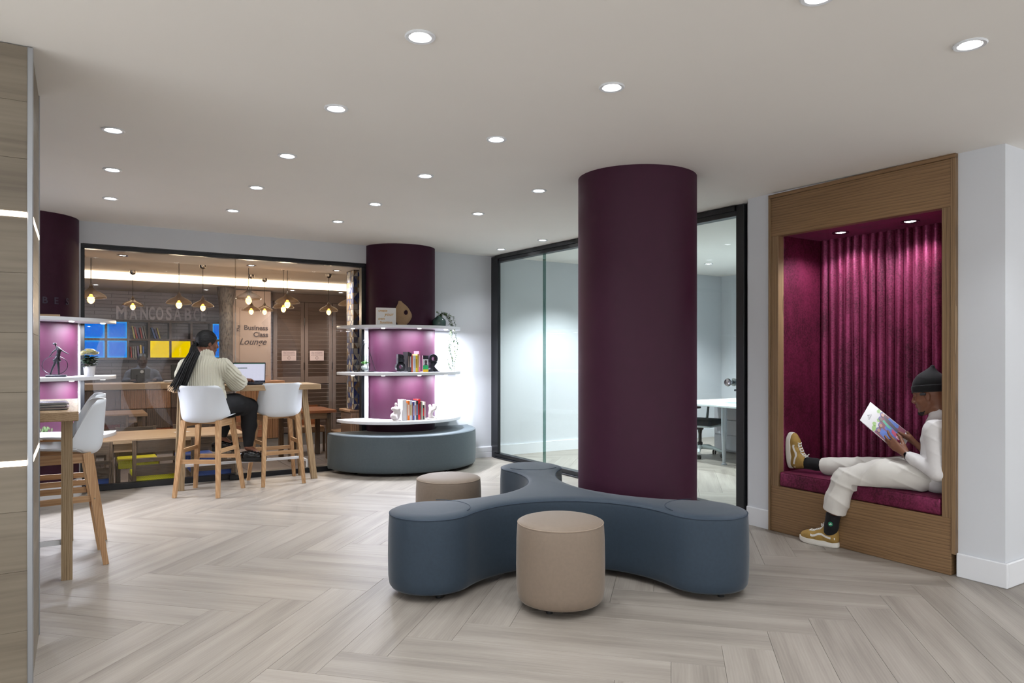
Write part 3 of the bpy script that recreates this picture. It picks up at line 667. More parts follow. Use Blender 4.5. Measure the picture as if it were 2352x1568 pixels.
# ================================================================== CAFE BEHIND THE GLASS (floor one step lower)
CF = -.32
tile_m = plain('cafe_tile', S(120, 112, 110), .5, var=.06, vscale=5)
cf = struct('floor_cafe', MB().box(-4, 8, 8.18, 16.6, CF - .1, CF - .006), plain('grout', S(70, 66, 64), .9), smooth=0, label='grey tiled cafe floor behind the glass')
tile_mesh = MB().bev(.003, .597, .003, .597, -.006, 0, .002).mesh('tile'); tile_mesh.materials.append(tile_m)
for i in range(9):
    for j in range(8): obj('tile', tile_mesh, None, cf, (-.9 + i * .6, 8.25 + j * .6, CF))
cafe_paint = plain('cafe_ceiling_paint', S(196, 188, 180), .85)
struct('ceiling_cafe', MB().box(-4, 8, 8.18, 9.65, 2.5, 2.6).box(-4, 8, 9.65, 13.95, 2.80, 2.9).box(-4, 8, 13.95, 16.6, 2.66, 2.75), cafe_paint, smooth=0, label='stepped cafe ceiling with a glowing cove')
cove = thing('cove_light', 'long warm glowing cove band across the cafe ceiling', 'light strip', (1.5, 13.93, 2.66))
obj('diffuser', MB().box(-5.4, 5, -.005, .015, .004, .136), emit('cove_emit', S(255, 226, 190), 5, True), cove, smooth=0)
grey_brick, nt, p = base('cafe_grey_boards'); p.inputs['Roughness'].default_value = .8
tc = N(nt, 'ShaderNodeTexCoord'); mp = N(nt, 'ShaderNodeMapping'); mp.inputs['Rotation'].default_value = (R(90), 0, 0); L(nt, tc.outputs['Object'], mp.inputs[0])
br = N(nt, 'ShaderNodeTexBrick'); L(nt, mp.outputs[0], br.inputs[0]); br.inputs['Scale'].default_value = 1
br.inputs['Brick Width'].default_value = .6; br.inputs['Row Height'].default_value = .07; br.inputs['Mortar Size'].default_value = .004
br.inputs['Color1'].default_value = S(156, 152, 162); br.inputs['Color2'].default_value = S(166, 162, 172); br.inputs['Mortar'].default_value = S(112, 108, 116); L(nt, br.outputs[0], p.inputs['Base Color'])
struct('wall_cafe', MB().box(-4, 8, 16.3, 16.5, CF, 2.75).box(-4.1, -4, 8.18, 16.5, CF, 2.9).box(8, 8.1, 8.18, 16.5, CF, 2.9).box(2.99, 8, 8.18, 8.30, CF, 2.6), grey_brick, smooth=0, label='grey boarded walls of the cafe')

# ---- pendants
def amber(name):
    m, nt, p = base(name); out = nt.nodes['Material Output']
    tr = N(nt, 'ShaderNodeBsdfTransparent'); tr.inputs[0].default_value = S(214, 190, 164)
    gl = N(nt, 'ShaderNodeBsdfPrincipled'); gl.inputs['Base Color'].default_value = S(140, 132, 124); gl.inputs['Roughness'].default_value = .22; gl.inputs['Metallic'].default_value = .7
    lw = N(nt, 'ShaderNodeLayerWeight'); lw.inputs[0].default_value = .35
    ma = N(nt, 'ShaderNodeMath', operation='MULTIPLY_ADD'); L(nt, lw.outputs['Facing'], ma.inputs[0]); ma.inputs[1].default_value = .6; ma.inputs[2].default_value = .26
    mx = N(nt, 'ShaderNodeMixShader'); L(nt, ma.outputs[0], mx.inputs[0]); L(nt, tr.outputs[0], mx.inputs[1]); L(nt, gl.outputs[0], mx.inputs[2]); L(nt, mx.outputs[0], out.inputs[0]); return m
amber_m = amber('smoked_amber_glass'); bulb_m = emit('bulb_glow', S(255, 190, 90), 9); cord_m = plain('cord', S(40, 34, 32), .6); cup_m = plain('brushed_nickel', S(150, 140, 130), .25, 1)
shade_prof = [(.018, .15), (.022, .132), (.036, .112), (.062, .094), (.098, .076), (.132, .056), (.156, .034), (.167, .014), (.164, .004), (.155, .0), (.13, .002)]
shade_mesh = MB().lathe(shade_prof, 36, cap0=False, cap1=False).mesh('shade'); shade_mesh.materials.append(amber_m)
bulb_mesh = MB().lathe([(.001, -.062), (.020, -.056), (.036, -.035), (.040, -.012), (.032, .012), (.018, .035), (.014, .05)], 16).mesh('bulb'); bulb_mesh.materials.append(bulb_m)
cap_mesh = MB().lathe([(.018, .05), (.022, .10), (.02, .15), (.008, .17), (.004, .18)], 14).mesh('holder'); cap_mesh.materials.append(cup_m)
cup_mesh = MB().lathe([(.055, 0), (.052, -.03), (.04, -.055), (.012, -.07)], 20).mesh('ceiling_cup'); cup_mesh.materials.append(cup_m)
pend = [((0.144, 9.697, 2.024), 'nearest the left end of the cafe window, beside the black frame', 2.80),
        ((0.819, 13.638, 2.19), 'second from the left, its nickel cup in front of the cove band', 2.80), ((1.22, 10.794, 2.067), 'third from the left, just above the word sign', 2.80),
        ((1.72, 12.132, 2.12), 'above the seated woman, with nickel cup', 2.80), ((1.946, 9.75, 2.088), 'big and near, just right of the glass joint', 2.80),
        ((2.677, 13.185, 2.145), 'lower left of the pair below the big near shade', 2.80), ((3.024, 13.7, 2.179), 'small, lower right of the pair below the big near shade', 2.80),
        ((2.869, 11.65, 2.112), 'left and lower of the overlapping pair before the shutters', 2.80), ((2.513, 9.986, 2.073), 'front and higher of the overlapping pair before the shutters', 2.80),
        ((3.835, 12.344, 2.131), 'alone in front of the right shutter door', 2.80), ((3.649, 10.691, 2.127), 'half hidden by the mosaic pillar at the right', 2.80)]
for (x, y, z), txt, ct_ in pend:
    t = thing('pendant_lamp', 'smoked pendant lamp %s' % txt, 'pendant lamp', (x, y, z), 0, 'amber pendant lamps in the cafe')
    obj('shade', shade_mesh, None, t); obj('bulb', bulb_mesh, None, t); obj('holder', cap_mesh, None, t)
    obj('cord', MB().tube([(0, 0, .17), (0, 0, ct_ - z - .04)], .004, 6), cord_m, t); obj('ceiling_cup', cup_mesh, None, t, (0, 0, ct_ - z))
    ld = bpy.data.lights.new('glow', 'POINT'); ld.energy = 15; ld.color = (1, .78, .56); ld.shadow_soft_size = .04
    lo = bpy.data.objects.new('glow', ld); COL.objects.link(lo); lo.parent = t; lo.location = (0, 0, -.08)
for x, y, tx in ((.45, 9.2, 'at the left end of the cafe soffit by the first pendant'), (1.9, 9.35, 'in the middle of the cafe soffit'), (3.0, 9.3, 'at the right end of the cafe soffit near the mosaic pillar')):
    downlight(x, y, 2.5, 'chrome ringed downlight %s' % tx, 60, (1, .96, .92), group='cafe soffit downlights', ringm=dark_ring)
for x, y, tx in ((.3, 15.1, 'left'), (2.2, 15.1, 'right')): downlight(x, y, 2.66, 'downlight over the %s part of the cafe counter' % tx, 130, (1, .96, .93), group='cafe counter downlights')

for x, tx in ((3.7, 'left'), (4.7, 'right')): downlight(x, 14.3, 2.66, '%s added fill lamp in front of the louvred shutters' % tx, 90, (1, .95, .92), group='added shutter fill lamps')  # two lamps added only to brighten the shutters
# ---- counter with patchwork wooden front
oakc = plain('counter_laminate', S(168, 146, 122), .5, var=.04, vscale=12)
cnt = thing('service_counter', 'long cafe counter with tan top and patchwork wooden front', 'counter', (.6, 14.0, CF))
obj('worktop', MB().bev(-3.2, 1.68, -.05, .75, 1.06, 1.165, .004), oakc, cnt)
obj('body', MB().box(-3.15, 1.65, .03, .70, 0, 1.06), plain('counter_core', S(60, 44, 36), .7), cnt, smooth=0)
pcols = [(134, 72, 40), (84, 60, 48), (160, 84, 42), (74, 56, 50), (108, 80, 64), (140, 104, 78), (104, 50, 30), (92, 78, 70)]
pms = [wood('patch_wood_%d' % i, S(*[q * .7 for q in c]), S(*c), S(*[min(255, q * 1.2) for q in c]), 'Z', 1, .5, True, .8, .1) for i, c in enumerate(pcols)]
for r_ in range(3):
    for c_ in range(12):
        w_ = .40; x = -3.15 + c_ * w_; obj('panel', MB().bev(.004, w_ - .004, 0, .02 + .008 * random.random(), .004, .345, .003), random.choice(pms), cnt, (x, .0, .01 + r_ * .35))
# ---- wall shelf with glowing panels
shelf_br = plain('cubby_brown', S(70, 56, 50), .6)
cub = thing('cubby_shelf', 'brown cubby shelf with glowing blue and yellow panels behind the counter', 'shelf', (0, 15.95, 0))
xs = [.08, .492, .877, 1.251, 1.643, 2.043, 2.433, 2.702]; zs = [1.275, 1.66, 2.035]
for x in xs: obj('divider', MB().box(x - .022, x + .022, 0, .33, zs[0], zs[2]), shelf_br, cub, smooth=0)
for z in zs: obj('board', MB().box(xs[0] - .02, xs[-1] + .02, -.002, .33, z - .022, z + .022), shelf_br, cub, smooth=0)
def glow_panel(name, inner, edge, s1, s2):
    m, nt, p = base(name); tc = N(nt, 'ShaderNodeTexCoord'); sp = N(nt, 'ShaderNodeSeparateXYZ'); L(nt, tc.outputs['Generated'], sp.inputs[0])
    def edge_of(o):
        a = N(nt, 'ShaderNodeMath', operation='SUBTRACT'); L(nt, o, a.inputs[0]); a.inputs[1].default_value = .5
        b = N(nt, 'ShaderNodeMath', operation='ABSOLUTE'); L(nt, a.outputs[0], b.inputs[0]); return b.outputs[0]
    mx = N(nt, 'ShaderNodeMath', operation='MAXIMUM'); L(nt, edge_of(sp.outputs[0]), mx.inputs[0]); L(nt, edge_of(sp.outputs[2]), mx.inputs[1])
    L(nt, ramp(nt, mx.outputs[0], [(.40, inner), (.5, edge)]), p.inputs['Emission Color']); p.inputs['Emission Strength'].default_value = s1; p.inputs['Base Color'].default_value = (.0, .0, .0, 1); p.inputs['Specular IOR Level'].default_value = 0; m.cycles.emission_sampling = 'NONE'; return m
blue_glow = glow_panel('blue_backlit', S(0, 104, 208), S(30, 166, 240), 1.1, 1); yellow_glow = glow_panel('yellow_backlit', S(244, 206, 0), S(248, 214, 20), 1.0, 1)
for c_, r_, m_ in ((0, 0, blue_glow), (1, 0, blue_glow), (0, 1, blue_glow), (1, 1, blue_glow), (6, 0, blue_glow), (6, 1, blue_glow), (3, 0, yellow_glow), (4, 0, yellow_glow)):
    obj('lit_panel', MB().box(xs[c_] + .024, xs[c_ + 1] - .024, .0, .012, zs[r_] + .024, zs[r_ + 1] - .024), m_, cub, smooth=0)
bk = [S(90, 80, 110), S(170, 160, 90), S(110, 104, 100), S(150, 150, 160), S(190, 120, 60), S(74, 60, 110), S(60, 90, 150), S(150, 60, 60), S(180, 150, 80), S(160, 120, 150)]
bmats = [plain('shelf_book_%d' % i, c, .5) for i, c in enumerate(bk)]
for ci, ri, n_, lean, tx in ((2, 1, 6, 12, 'upper'), (3, 1, 3, 16, 'yellow-panel'), (2, 0, 6, 3, 'lower')):
    x = xs[ci] + (.105 if lean > 5 else .05)
    cnts = ['first', 'second', 'third', 'fourth', 'fifth', 'sixth', 'seventh']
    for i in range(n_):
        hh = .2 + .06 * random.random(); th = .018 + .014 * random.random()
        o = obj('book', MB().box(0, th, 0, .16, 0, hh), random.choice(bmats), None, (x + (i * .006), 15.99, zs[ri] + .024), (0, R(lean + random.uniform(-2, 2)) * -1, 0), smooth=0)
        tag(o, 'leaning books in the %s cubby behind the cafe counter' % {'upper': 'upper middle', 'yellow-panel': 'cubby above the left yellow panel, rightmost'}.get(tx, 'lower middle'), 'book', 'books in the %s cubby' % tx)
        o['label'] = '%s book from the left in the cubby %s' % (cnts[i], {'upper': 'right of the upper blue panels', 'yellow-panel': 'above the left yellow panel', 'lower': 'right of the lower blue panels'}[tx])
        o.location.x += 0; x += th + .012
# vases in the upper right cubbies
# ---- sign letters above the shelf
let_m = film('sign_letters', S(216, 210, 224), .8)
sg = thing('letter_sign', 'pale serif letters spelling a name above the cubby shelf', 'sign', (0, 16.28, 2.25))
for ch, lx, lw_ in zip('MANCOSABCE', (.773, .987, 1.184, 1.324, 1.472, 1.645, 1.81, 2.007, 2.18, 2.31), (.185, .14, .145, .11, .14, .11, .155, .13, .11, .09)):
    me = text_mesh(ch, .37, .02, bold=.010); me.materials.append(let_m); xs_ = [v_.co.x for v_ in me.vertices]; o_ = obj('letter', me, None, sg, (lx, -.005, -.05), (R(90), 0, 0)); o_.scale.x = lw_ / (max(xs_) - min(xs_))
for i, ch in enumerate('BES'):
    me = text_mesh(ch, .085, .004, bold=.002); me.materials.append(plain('column_letter', S(74, 66, 84), .6)) if i == 0 else me.materials.append(MATS['column_letter'])
    xx = -.245 + i * .085; a = math.acos(max(-1, min(1, (xx + .41) / .433))); obj('letter', me, None, bpy.data.objects['column_side'], (-.41 + .433 * math.cos(a), 8 - .433 * math.sin(a), 1.845), (R(90), 0, R(90) - a))
# ---- board with the lounge name, slatted stand below
board_m = plain('board_tan', S(180, 160, 150), .6, var=.02, vscale=3)
bx0, bx1, by = 2.64, 3.335, 14.55
bd = thing('name_board', 'tan board reading The Business Class Lounge', 'sign', ((bx0 + bx1) / 2 + .0, by, .835)); hw = (bx1 - bx0) / 2
obj('panel', MB().bev(-hw - .06, hw, 0, .05, 0, 1.80, .004), board_m, bd); obj('inner_panel', MB().bev(-hw * .72, hw * .85, -.012, 0, .1, 1.45, .003), board_m, bd)
txt_m = plain('board_lettering', S(74, 60, 62), .6)
for body, sz, x, z, sh, rot, bo in (('Business', .135, .055, 1.055, 0, 0, .004), ('Class', .135, .145, .92, 0, 0, .004), ('Lounge', .175, -.01, .775, .35, 0, .003), ('The', .09, -.27, 1.03, .3, 90, .001)):
    me = text_mesh(body, sz, .003, shear=sh, bold=bo); me.materials.append(txt_m); obj('lettering', me, None, bd, (x, -.016, z), (R(90), R(-rot), 0))
ss = thing('slatted_stand', 'wooden stand of vertical slats below the name board', 'counter', ((bx0 + bx1) / 2, by - .15, CF))
obj('core', MB().box(-.37, .55, .03, .6, 0, 1.10), plain('stand_core', S(70, 50, 38), .8), ss, smooth=0); obj('top', MB().bev(-.38, .58, -.02, .62, 1.10, 1.15, .004), plain('stand_top', S(176, 130, 96), .5), ss)
slat_w = wood('slat_wood', S(120, 86, 62), S(156, 116, 86), S(176, 136, 104), 'Z', 1, .5, True, .6, .1)
for i in range(9): obj('slat', MB().bev(-.37 + i * .102, -.272 + i * .102, 0, .03, .004, 1.097, .003), slat_w, ss)
# ---- dark textured post
bark, nt, p = base('dark_mosaic'); vo = N(nt, 'ShaderNodeTexVoronoi'); vo.inputs['Scale'].default_value = 14; tc = N(nt, 'ShaderNodeTexCoord'); mp = N(nt, 'ShaderNodeMapping'); mp.inputs['Scale'].default_value = (3, 3, 1); L(nt, tc.outputs['Object'], mp.inputs[0]); L(nt, mp.outputs[0], vo.inputs['Vector'])
L(nt, ramp(nt, vo.outputs['Distance'], [(.15, S(40, 36, 38)), (.6, S(104, 96, 92))]), p.inputs['Base Color'])
tag(obj('mosaic_post', MB().lathe([(.13, CF + .0), (.125, 1.2), (.13, 2.3), (.15, 2.45), (.17, 2.655)], 24, (2.45, 14.35, 0)), bark), 'dark textured post left of the name board', 'post')
# ---- louvred shutter doors
shut = plain('shutter_brown', S(126, 108, 98), .55, var=.03, vscale=6)
sy = 15.05; edges = [(3.50, 4.145), (4.155, 4.755), (4.765, 5.6)]
slat_cache = {}
for k_, (a, b) in enumerate(edges):
    t = thing('shutter_door', '%s brown louvred shutter door at the back of the cafe' % ['left', 'middle', 'right'][k_], 'shutter', ((a + b) / 2, sy, CF), 0, 'louvred shutter doors'); h_ = (b - a) / 2
    for s_ in (-1, 1): obj('stile', MB().bev(s_ * h_ - (.075 if s_ > 0 else 0), s_ * h_ + (.075 if s_ < 0 else 0), 0, .045, .002, 2.80, .004), shut, t)
    for z0, z1 in ((.02, .14), (1.05, 1.20), (2.68, 2.80)): obj('rail', MB().bev(-h_ + .075, h_ - .075, .002, .043, z0, z1, .004), shut, t)
    me = MB().beam((-h_ + .076, 0, 0), (h_ - .076, 0, 0), .012, .098).mesh('slat', 0); me.materials.append(shut)
    z = .19
    while z < 2.66:
        if not (1.0 < z < 1.24): obj('slat', me, None, t, (0, .022, z), (R(24), 0, 0))
        z += .088
    if k_ < 2:
        for z in (1.35, 2.3): obj('hinge', MB().box(h_ - .012, h_ + .012, -.008, .0, z, z + .16), cup_m, t, smooth=0)
    if k_ < 2:
        nx = -.01 if k_ == 0 else -.05
        n_ = thing('notice', 'printed notice on the %s shutter door' % ('left' if k_ == 0 else 'middle'), 'sign', ((a + b) / 2 + nx, sy - .04, CF + 1.55), 0, 'printed notices on the shutters')
        obj('paper', MB().box(-.15, .15, 0, .012, 0, .21), plain('notice_paper_%d' % k_, S(214, 190, 184), .6), n_, smooth=0)
        for body, sz, z in (('ONLY AUTHORIZED', .026, .175), ('STAFF ALLOWED TO', .026, .145), ('ENTER THE BCL KITCHEN', .022, .115), ('1', .03, .055)):
            me = text_mesh(body, sz, .001); me.materials.append(txt_m); obj('lettering', me, None, n_, (0, -.001, z), (R(90), 0, 0))
        obj('emblem', MB().tube([(.028 * math.cos(q), -.001, .058 + .028 * math.sin(q)) for q in np.linspace(0, 6.0, 24)], .003, 5), txt_m, n_)
struct('trim_3', MB().box(3.42, 5.8, sy - .02, sy + .08, CF + 2.805, 2.655), shut, smooth=0, label='brown header above the shutter doors')
struct('wall_shutter', MB().box(3.42, 8, sy + .08, sy + .16, CF, 2.655), grey_brick, smooth=0, label='wall behind the shutter doors')
# ---- mosaic pillar close to the glass
mp_ = thing('mosaic_pillar', 'pillar of blue, cream and tan triangle tiles behind the window edge', 'pillar', (3.29, 9.1, CF))
obj('core', MB().box(-.12, .14, 0, .3, .93, 2.819), plain('tile_adhesive', S(90, 84, 78), .9), mp_, smooth=0)
tm = [plain('tri_blue', S(52, 66, 116), .35), plain('tri_cream', S(196, 190, 176), .35), plain('tri_tan', S(138, 112, 84), .4), plain('tri_grey', S(104, 108, 122), .35)]
tri = MB(); tw, th_ = .052, .075
def tri_tile(a, b, c, face, mi):
    n_ = [(0, -.005, 0), (-.005, 0, 0)][face]
    P3 = [(q[0], -.001, q[1]) if face == 0 else (-.121, q[0], q[1]) for q in (a, b, c)]
    g = [sum(q[i] for q in P3) / 3 for i in range(3)]; P3 = [tuple(g[i] + (q[i] - g[i]) * .93 for i in range(3)) for q in P3]
    Q = [tuple(q[i] + n_[i] for i in range(3)) for q in P3]
    tri.add(P3 + Q, [(0, 1, 2), (3, 4, 5), (0, 1, 4, 3), (1, 2, 5, 4), (2, 0, 3, 5)], mi)
for face, (u0, u1) in enumerate(((-.12, .14), (0, .3))):
    for j in range(25):
        for i in range(int((u1 - u0) / tw)):
            x = u0 + i * tw; z = .935 + j * th_
            if z + th_ > 2.815: continue
            tri_tile((x, z), (x + tw, z), (x, z + th_) if (i + j) % 2 else (x + tw, z + th_), face, random.randrange(4)); tri_tile((x + tw, z + th_), (x, z + th_), (x + tw, z) if (i + j) % 2 else (x, z), face, random.randrange(4))
obj('triangle_tiles', tri, tm, mp_, smooth=0, kind='stuff')
obj('plinth', MB().box(-.18, .2, -.05, .36, .003, .90), plain('plinth_core', S(96, 70, 50), .7), mp_, smooth=0); obj('plinth_cap', MB().bev(-.2, .22, -.07, .38, .90, .93, .004), slat_w, mp_)
for i in range(5): obj('slat', MB().bev(-.18 + i * .077, -.108 + i * .077, -.066, -.05, .01, .895, .002), slat_w, mp_)
# ---- cafe tables and chairs
tab_top = wood('cafe_table_top', S(138, 106, 76), S(168, 134, 100), S(186, 154, 120), 'X', 1, .4, True, .5, .05)
dark_wood = wood('aged_wood', S(44, 33, 24), S(70, 54, 41), S(92, 74, 57), 'X', 1.4, .55, True, 1.0, .2)
dark_wood_z = wood('aged_wood_post', S(50, 38, 28), S(80, 61, 45), S(104, 83, 62), 'Z', 1.4, .55, True, 1.0, .2)
red_wood = wood('red_wood', S(90, 48, 28), S(132, 78, 46), S(158, 100, 62), 'X', 1.2, .5, True, .8, .15)
def cafe_table(label, x0, x1, y0, y1, z=.45, top=None):
    t = thing('cafe_table', label, 'table', ((x0 + x1) / 2, (y0 + y1) / 2, CF), 0, 'wooden cafe tables'); a, b = (x1 - x0) / 2, (y1 - y0) / 2; h_ = z - CF
    obj('table_top', MB().bev(-a, a, -b, b, h_ - .045, h_, .005), top or tab_top, t)
    for s_ in (-1, 1): obj('apron', MB().box(-a + .08, a - .08, s_ * (b - .1) - .012, s_ * (b - .1) + .012, h_ - .14, h_ - .046), tab_top, t, smooth=0)
    for sx_ in (-1, 1):
        for sy_ in (-1, 1): obj('leg', MB().box(sx_ * (a - .1) - .035, sx_ * (a - .1) + .035, sy_ * (b - .12) - .035, sy_ * (b - .12) + .035, .001, h_ - .046), dark_wood_z, t, smooth=0)
    return t
cafe_table('wooden cafe table right behind the glass', .20, 1.66, 8.45, 9.42)
cafe_table('wooden cafe table in the second row before the counter', -.5, .93, 12.1, 13.0)
cafe_table('reddish wooden cafe table at the right before the shutters', 2.75, 3.55, 11.0, 11.85, .47, red_wood)
tag(obj('paper_napkin', MB().box(-.06, .09, -.05, .05, 0, .002), plain('napkin', S(222, 214, 208), .8), None, (1.03, 8.95, .4505), (0, 0, R(20)), smooth=0), 'white paper lying on the near cafe table', 'paper')
def woven(name, c):
    m, nt, p = base(name); p.inputs['Roughness'].default_value = .55; tc = N(nt, 'ShaderNodeTexCoord'); ck = N(nt, 'ShaderNodeTexChecker'); ck.inputs['Scale'].default_value = 90; L(nt, tc.outputs['Object'], ck.inputs[0])
    ck.inputs[1].default_value = c; ck.inputs[2].default_value = tuple(q * .78 for q in c[:3]) + (1,); L(nt, ck.outputs[0], p.inputs['Base Color']); return m
seatY = woven('yellow_weave', S(214, 206, 20)); seatB = woven('blue_weave', S(44, 76, 150)); seatT = plain('tan_seat', S(168, 132, 98), .6)
def cafe_chair(label, x, y, rz, seat_m, wd=None, wz=None, pad=True):
    wd = wd or dark_wood; wz = wz or dark_wood_z
    t = thing('cafe_chair', label, 'chair', (x, y, CF), rz, 'wooden cafe chairs')
    for s_ in (-1, 1):
        obj('back_post', MB().beam((s_ * .205, -.20, .001), (s_ * .205, -.215, .79), .036, .032, up=(0, 1, 0)), wz, t, smooth=0)
        obj('leg', MB().box(s_ * .205 - .018, s_ * .205 + .018, .17, .206, .001, .40), wz, t, smooth=0)
        obj('side_rail', MB().box(s_ * .205 - .012, s_ * .205 + .012, -.2, .17, .35, .40), wz, t, smooth=0)
    for z0, z1 in ((.66, .785), (.56, .60), (.42, .53)): obj('back_slat', MB().box(-.187, .187, -.222, -.20, z0, z1), wd, t, smooth=0)
    s = MB().bev(-.21, .21, -.18, .215, .35, .44, .012, seg=2)
    if pad:
        for k in range(18): s.box(-.205 + k * .0235, -.19 + k * .0235, .214, .222, .36, .43)
        s.bev(-.212, .212, .195, .224, .34, .40, .006)
    obj('seat', s, seat_m, t)
    return t
cafe_chair('dark wooden cafe chair with bright yellow woven seat right behind the glass', .70, 8.36, R(2), seatY)
cafe_chair('dark wooden cafe chair with blue woven seat behind the glass beside the left column', .10, 8.38, R(-3), seatB)
cafe_chair('dark wooden cafe chair with blue woven seat behind the woman\'s stool', 1.26, 8.36, R(0), seatB)
cafe_chair('cafe chair with yellow seat on the far side of the near table', .62, 9.52, R(180), seatY)
cafe_chair('cafe chair with blue seat on the far side of the near table', 1.25, 9.55, R(178), seatB)
cafe_chair('dark cafe chair backed against the second table', .42, 11.85, R(0), seatB)
cafe_chair('reddish cafe chair turned sideways before the patchwork counter', 1.45, 11.6, R(80), seatT, red_wood)
cafe_chair('reddish cafe chair seen between the stool legs', 2.25, 11.3, R(-8), seatT, red_wood)
cafe_chair('reddish cafe chair behind the right cafe table', 3.45, 12.2, R(176), seatT, red_wood)
cafe_chair('reddish cafe chair at the right end beside the mosaic pillar', 3.75, 11.2, R(100), seatT, red_wood)
# ---- till screens
def till(x, y, rz, label, w_=.36, h_=.26):
    t = thing('till_monitor', label, 'monitor', (x, y, .846), rz, 'till monitors on the counter')
    obj('casing', MB().bev(-w_ / 2, w_ / 2, -.02, .02, .06, .06 + h_, .01), black_plastic, t); obj('foot', MB().bev(-.11, .11, -.08, .08, .0, .02, .006), black_plastic, t); obj('neck', MB().bev(-.07, .07, -.06, -.015, .01, .15, .01), black_plastic, t)
    obj('badge', MB().lathe([(.03, 0), (.028, .003), (.001, .004)], 20), silver_paint, t, (.02, -.021, .06 + h_ - .05), (R(90), 0, 0))
till(.985, 14.35, R(6), 'black till monitor in front of the cashier', .32, .19); till(1.66, 14.38, R(-8), 'black till monitor right of the cashier by the woman\'s hair', .34, .27)
# ---- film logo on the glass
lg = thing('window_decal', 'faint frosted curved logo film on the cafe glass', 'decal', (1.18, 8.0685, 1.14))
fm = film('frosted_film', S(150, 146, 150), .06)
def annulus(r0, r1, a0, a1, cx=0, cz=0, tap=1):
    A = np.linspace(R(a0), R(a1), 40); m = MB(); o_ = [(cx + r1 * math.cos(a), cz + r1 * math.sin(a)) for a in A]; k = np.linspace(0, 1, 40)
    i_ = [(cx + (r1 + (r0 - r1) * (1 if tap == 1 else math.sin(math.pi * (.08 + .92 * q)) ** .6)) * math.cos(a), cz + (r1 + (r0 - r1) * (1 if tap == 1 else math.sin(math.pi * (.08 + .92 * q)) ** .6)) * math.sin(a)) for a, q in zip(A, k)]
    v = [(x, 0, z) for x, z in o_ + i_] + [(x, .001, z) for x, z in o_ + i_]; n_ = 40; f = []
    for j in range(n_ - 1): f += [(j, j + 1, n_ + j + 1, n_ + j), (2 * n_ + j, 3 * n_ + j, 3 * n_ + j + 1, 2 * n_ + j + 1)]
    return m.add(v, f)
obj('outer_arc', annulus(.80, 1.05, 60, 215), fm, lg, smooth=0); obj('middle_arc', annulus(.45, .64, 40, 235, .05, -.02, 2), fm, lg, smooth=0); obj('inner_arc', annulus(.0, .30, -20, 340, .12, -.05), fm, lg, smooth=0); obj('side_arc', annulus(.80, 1.0, -5, 45), fm, lg, smooth=0)
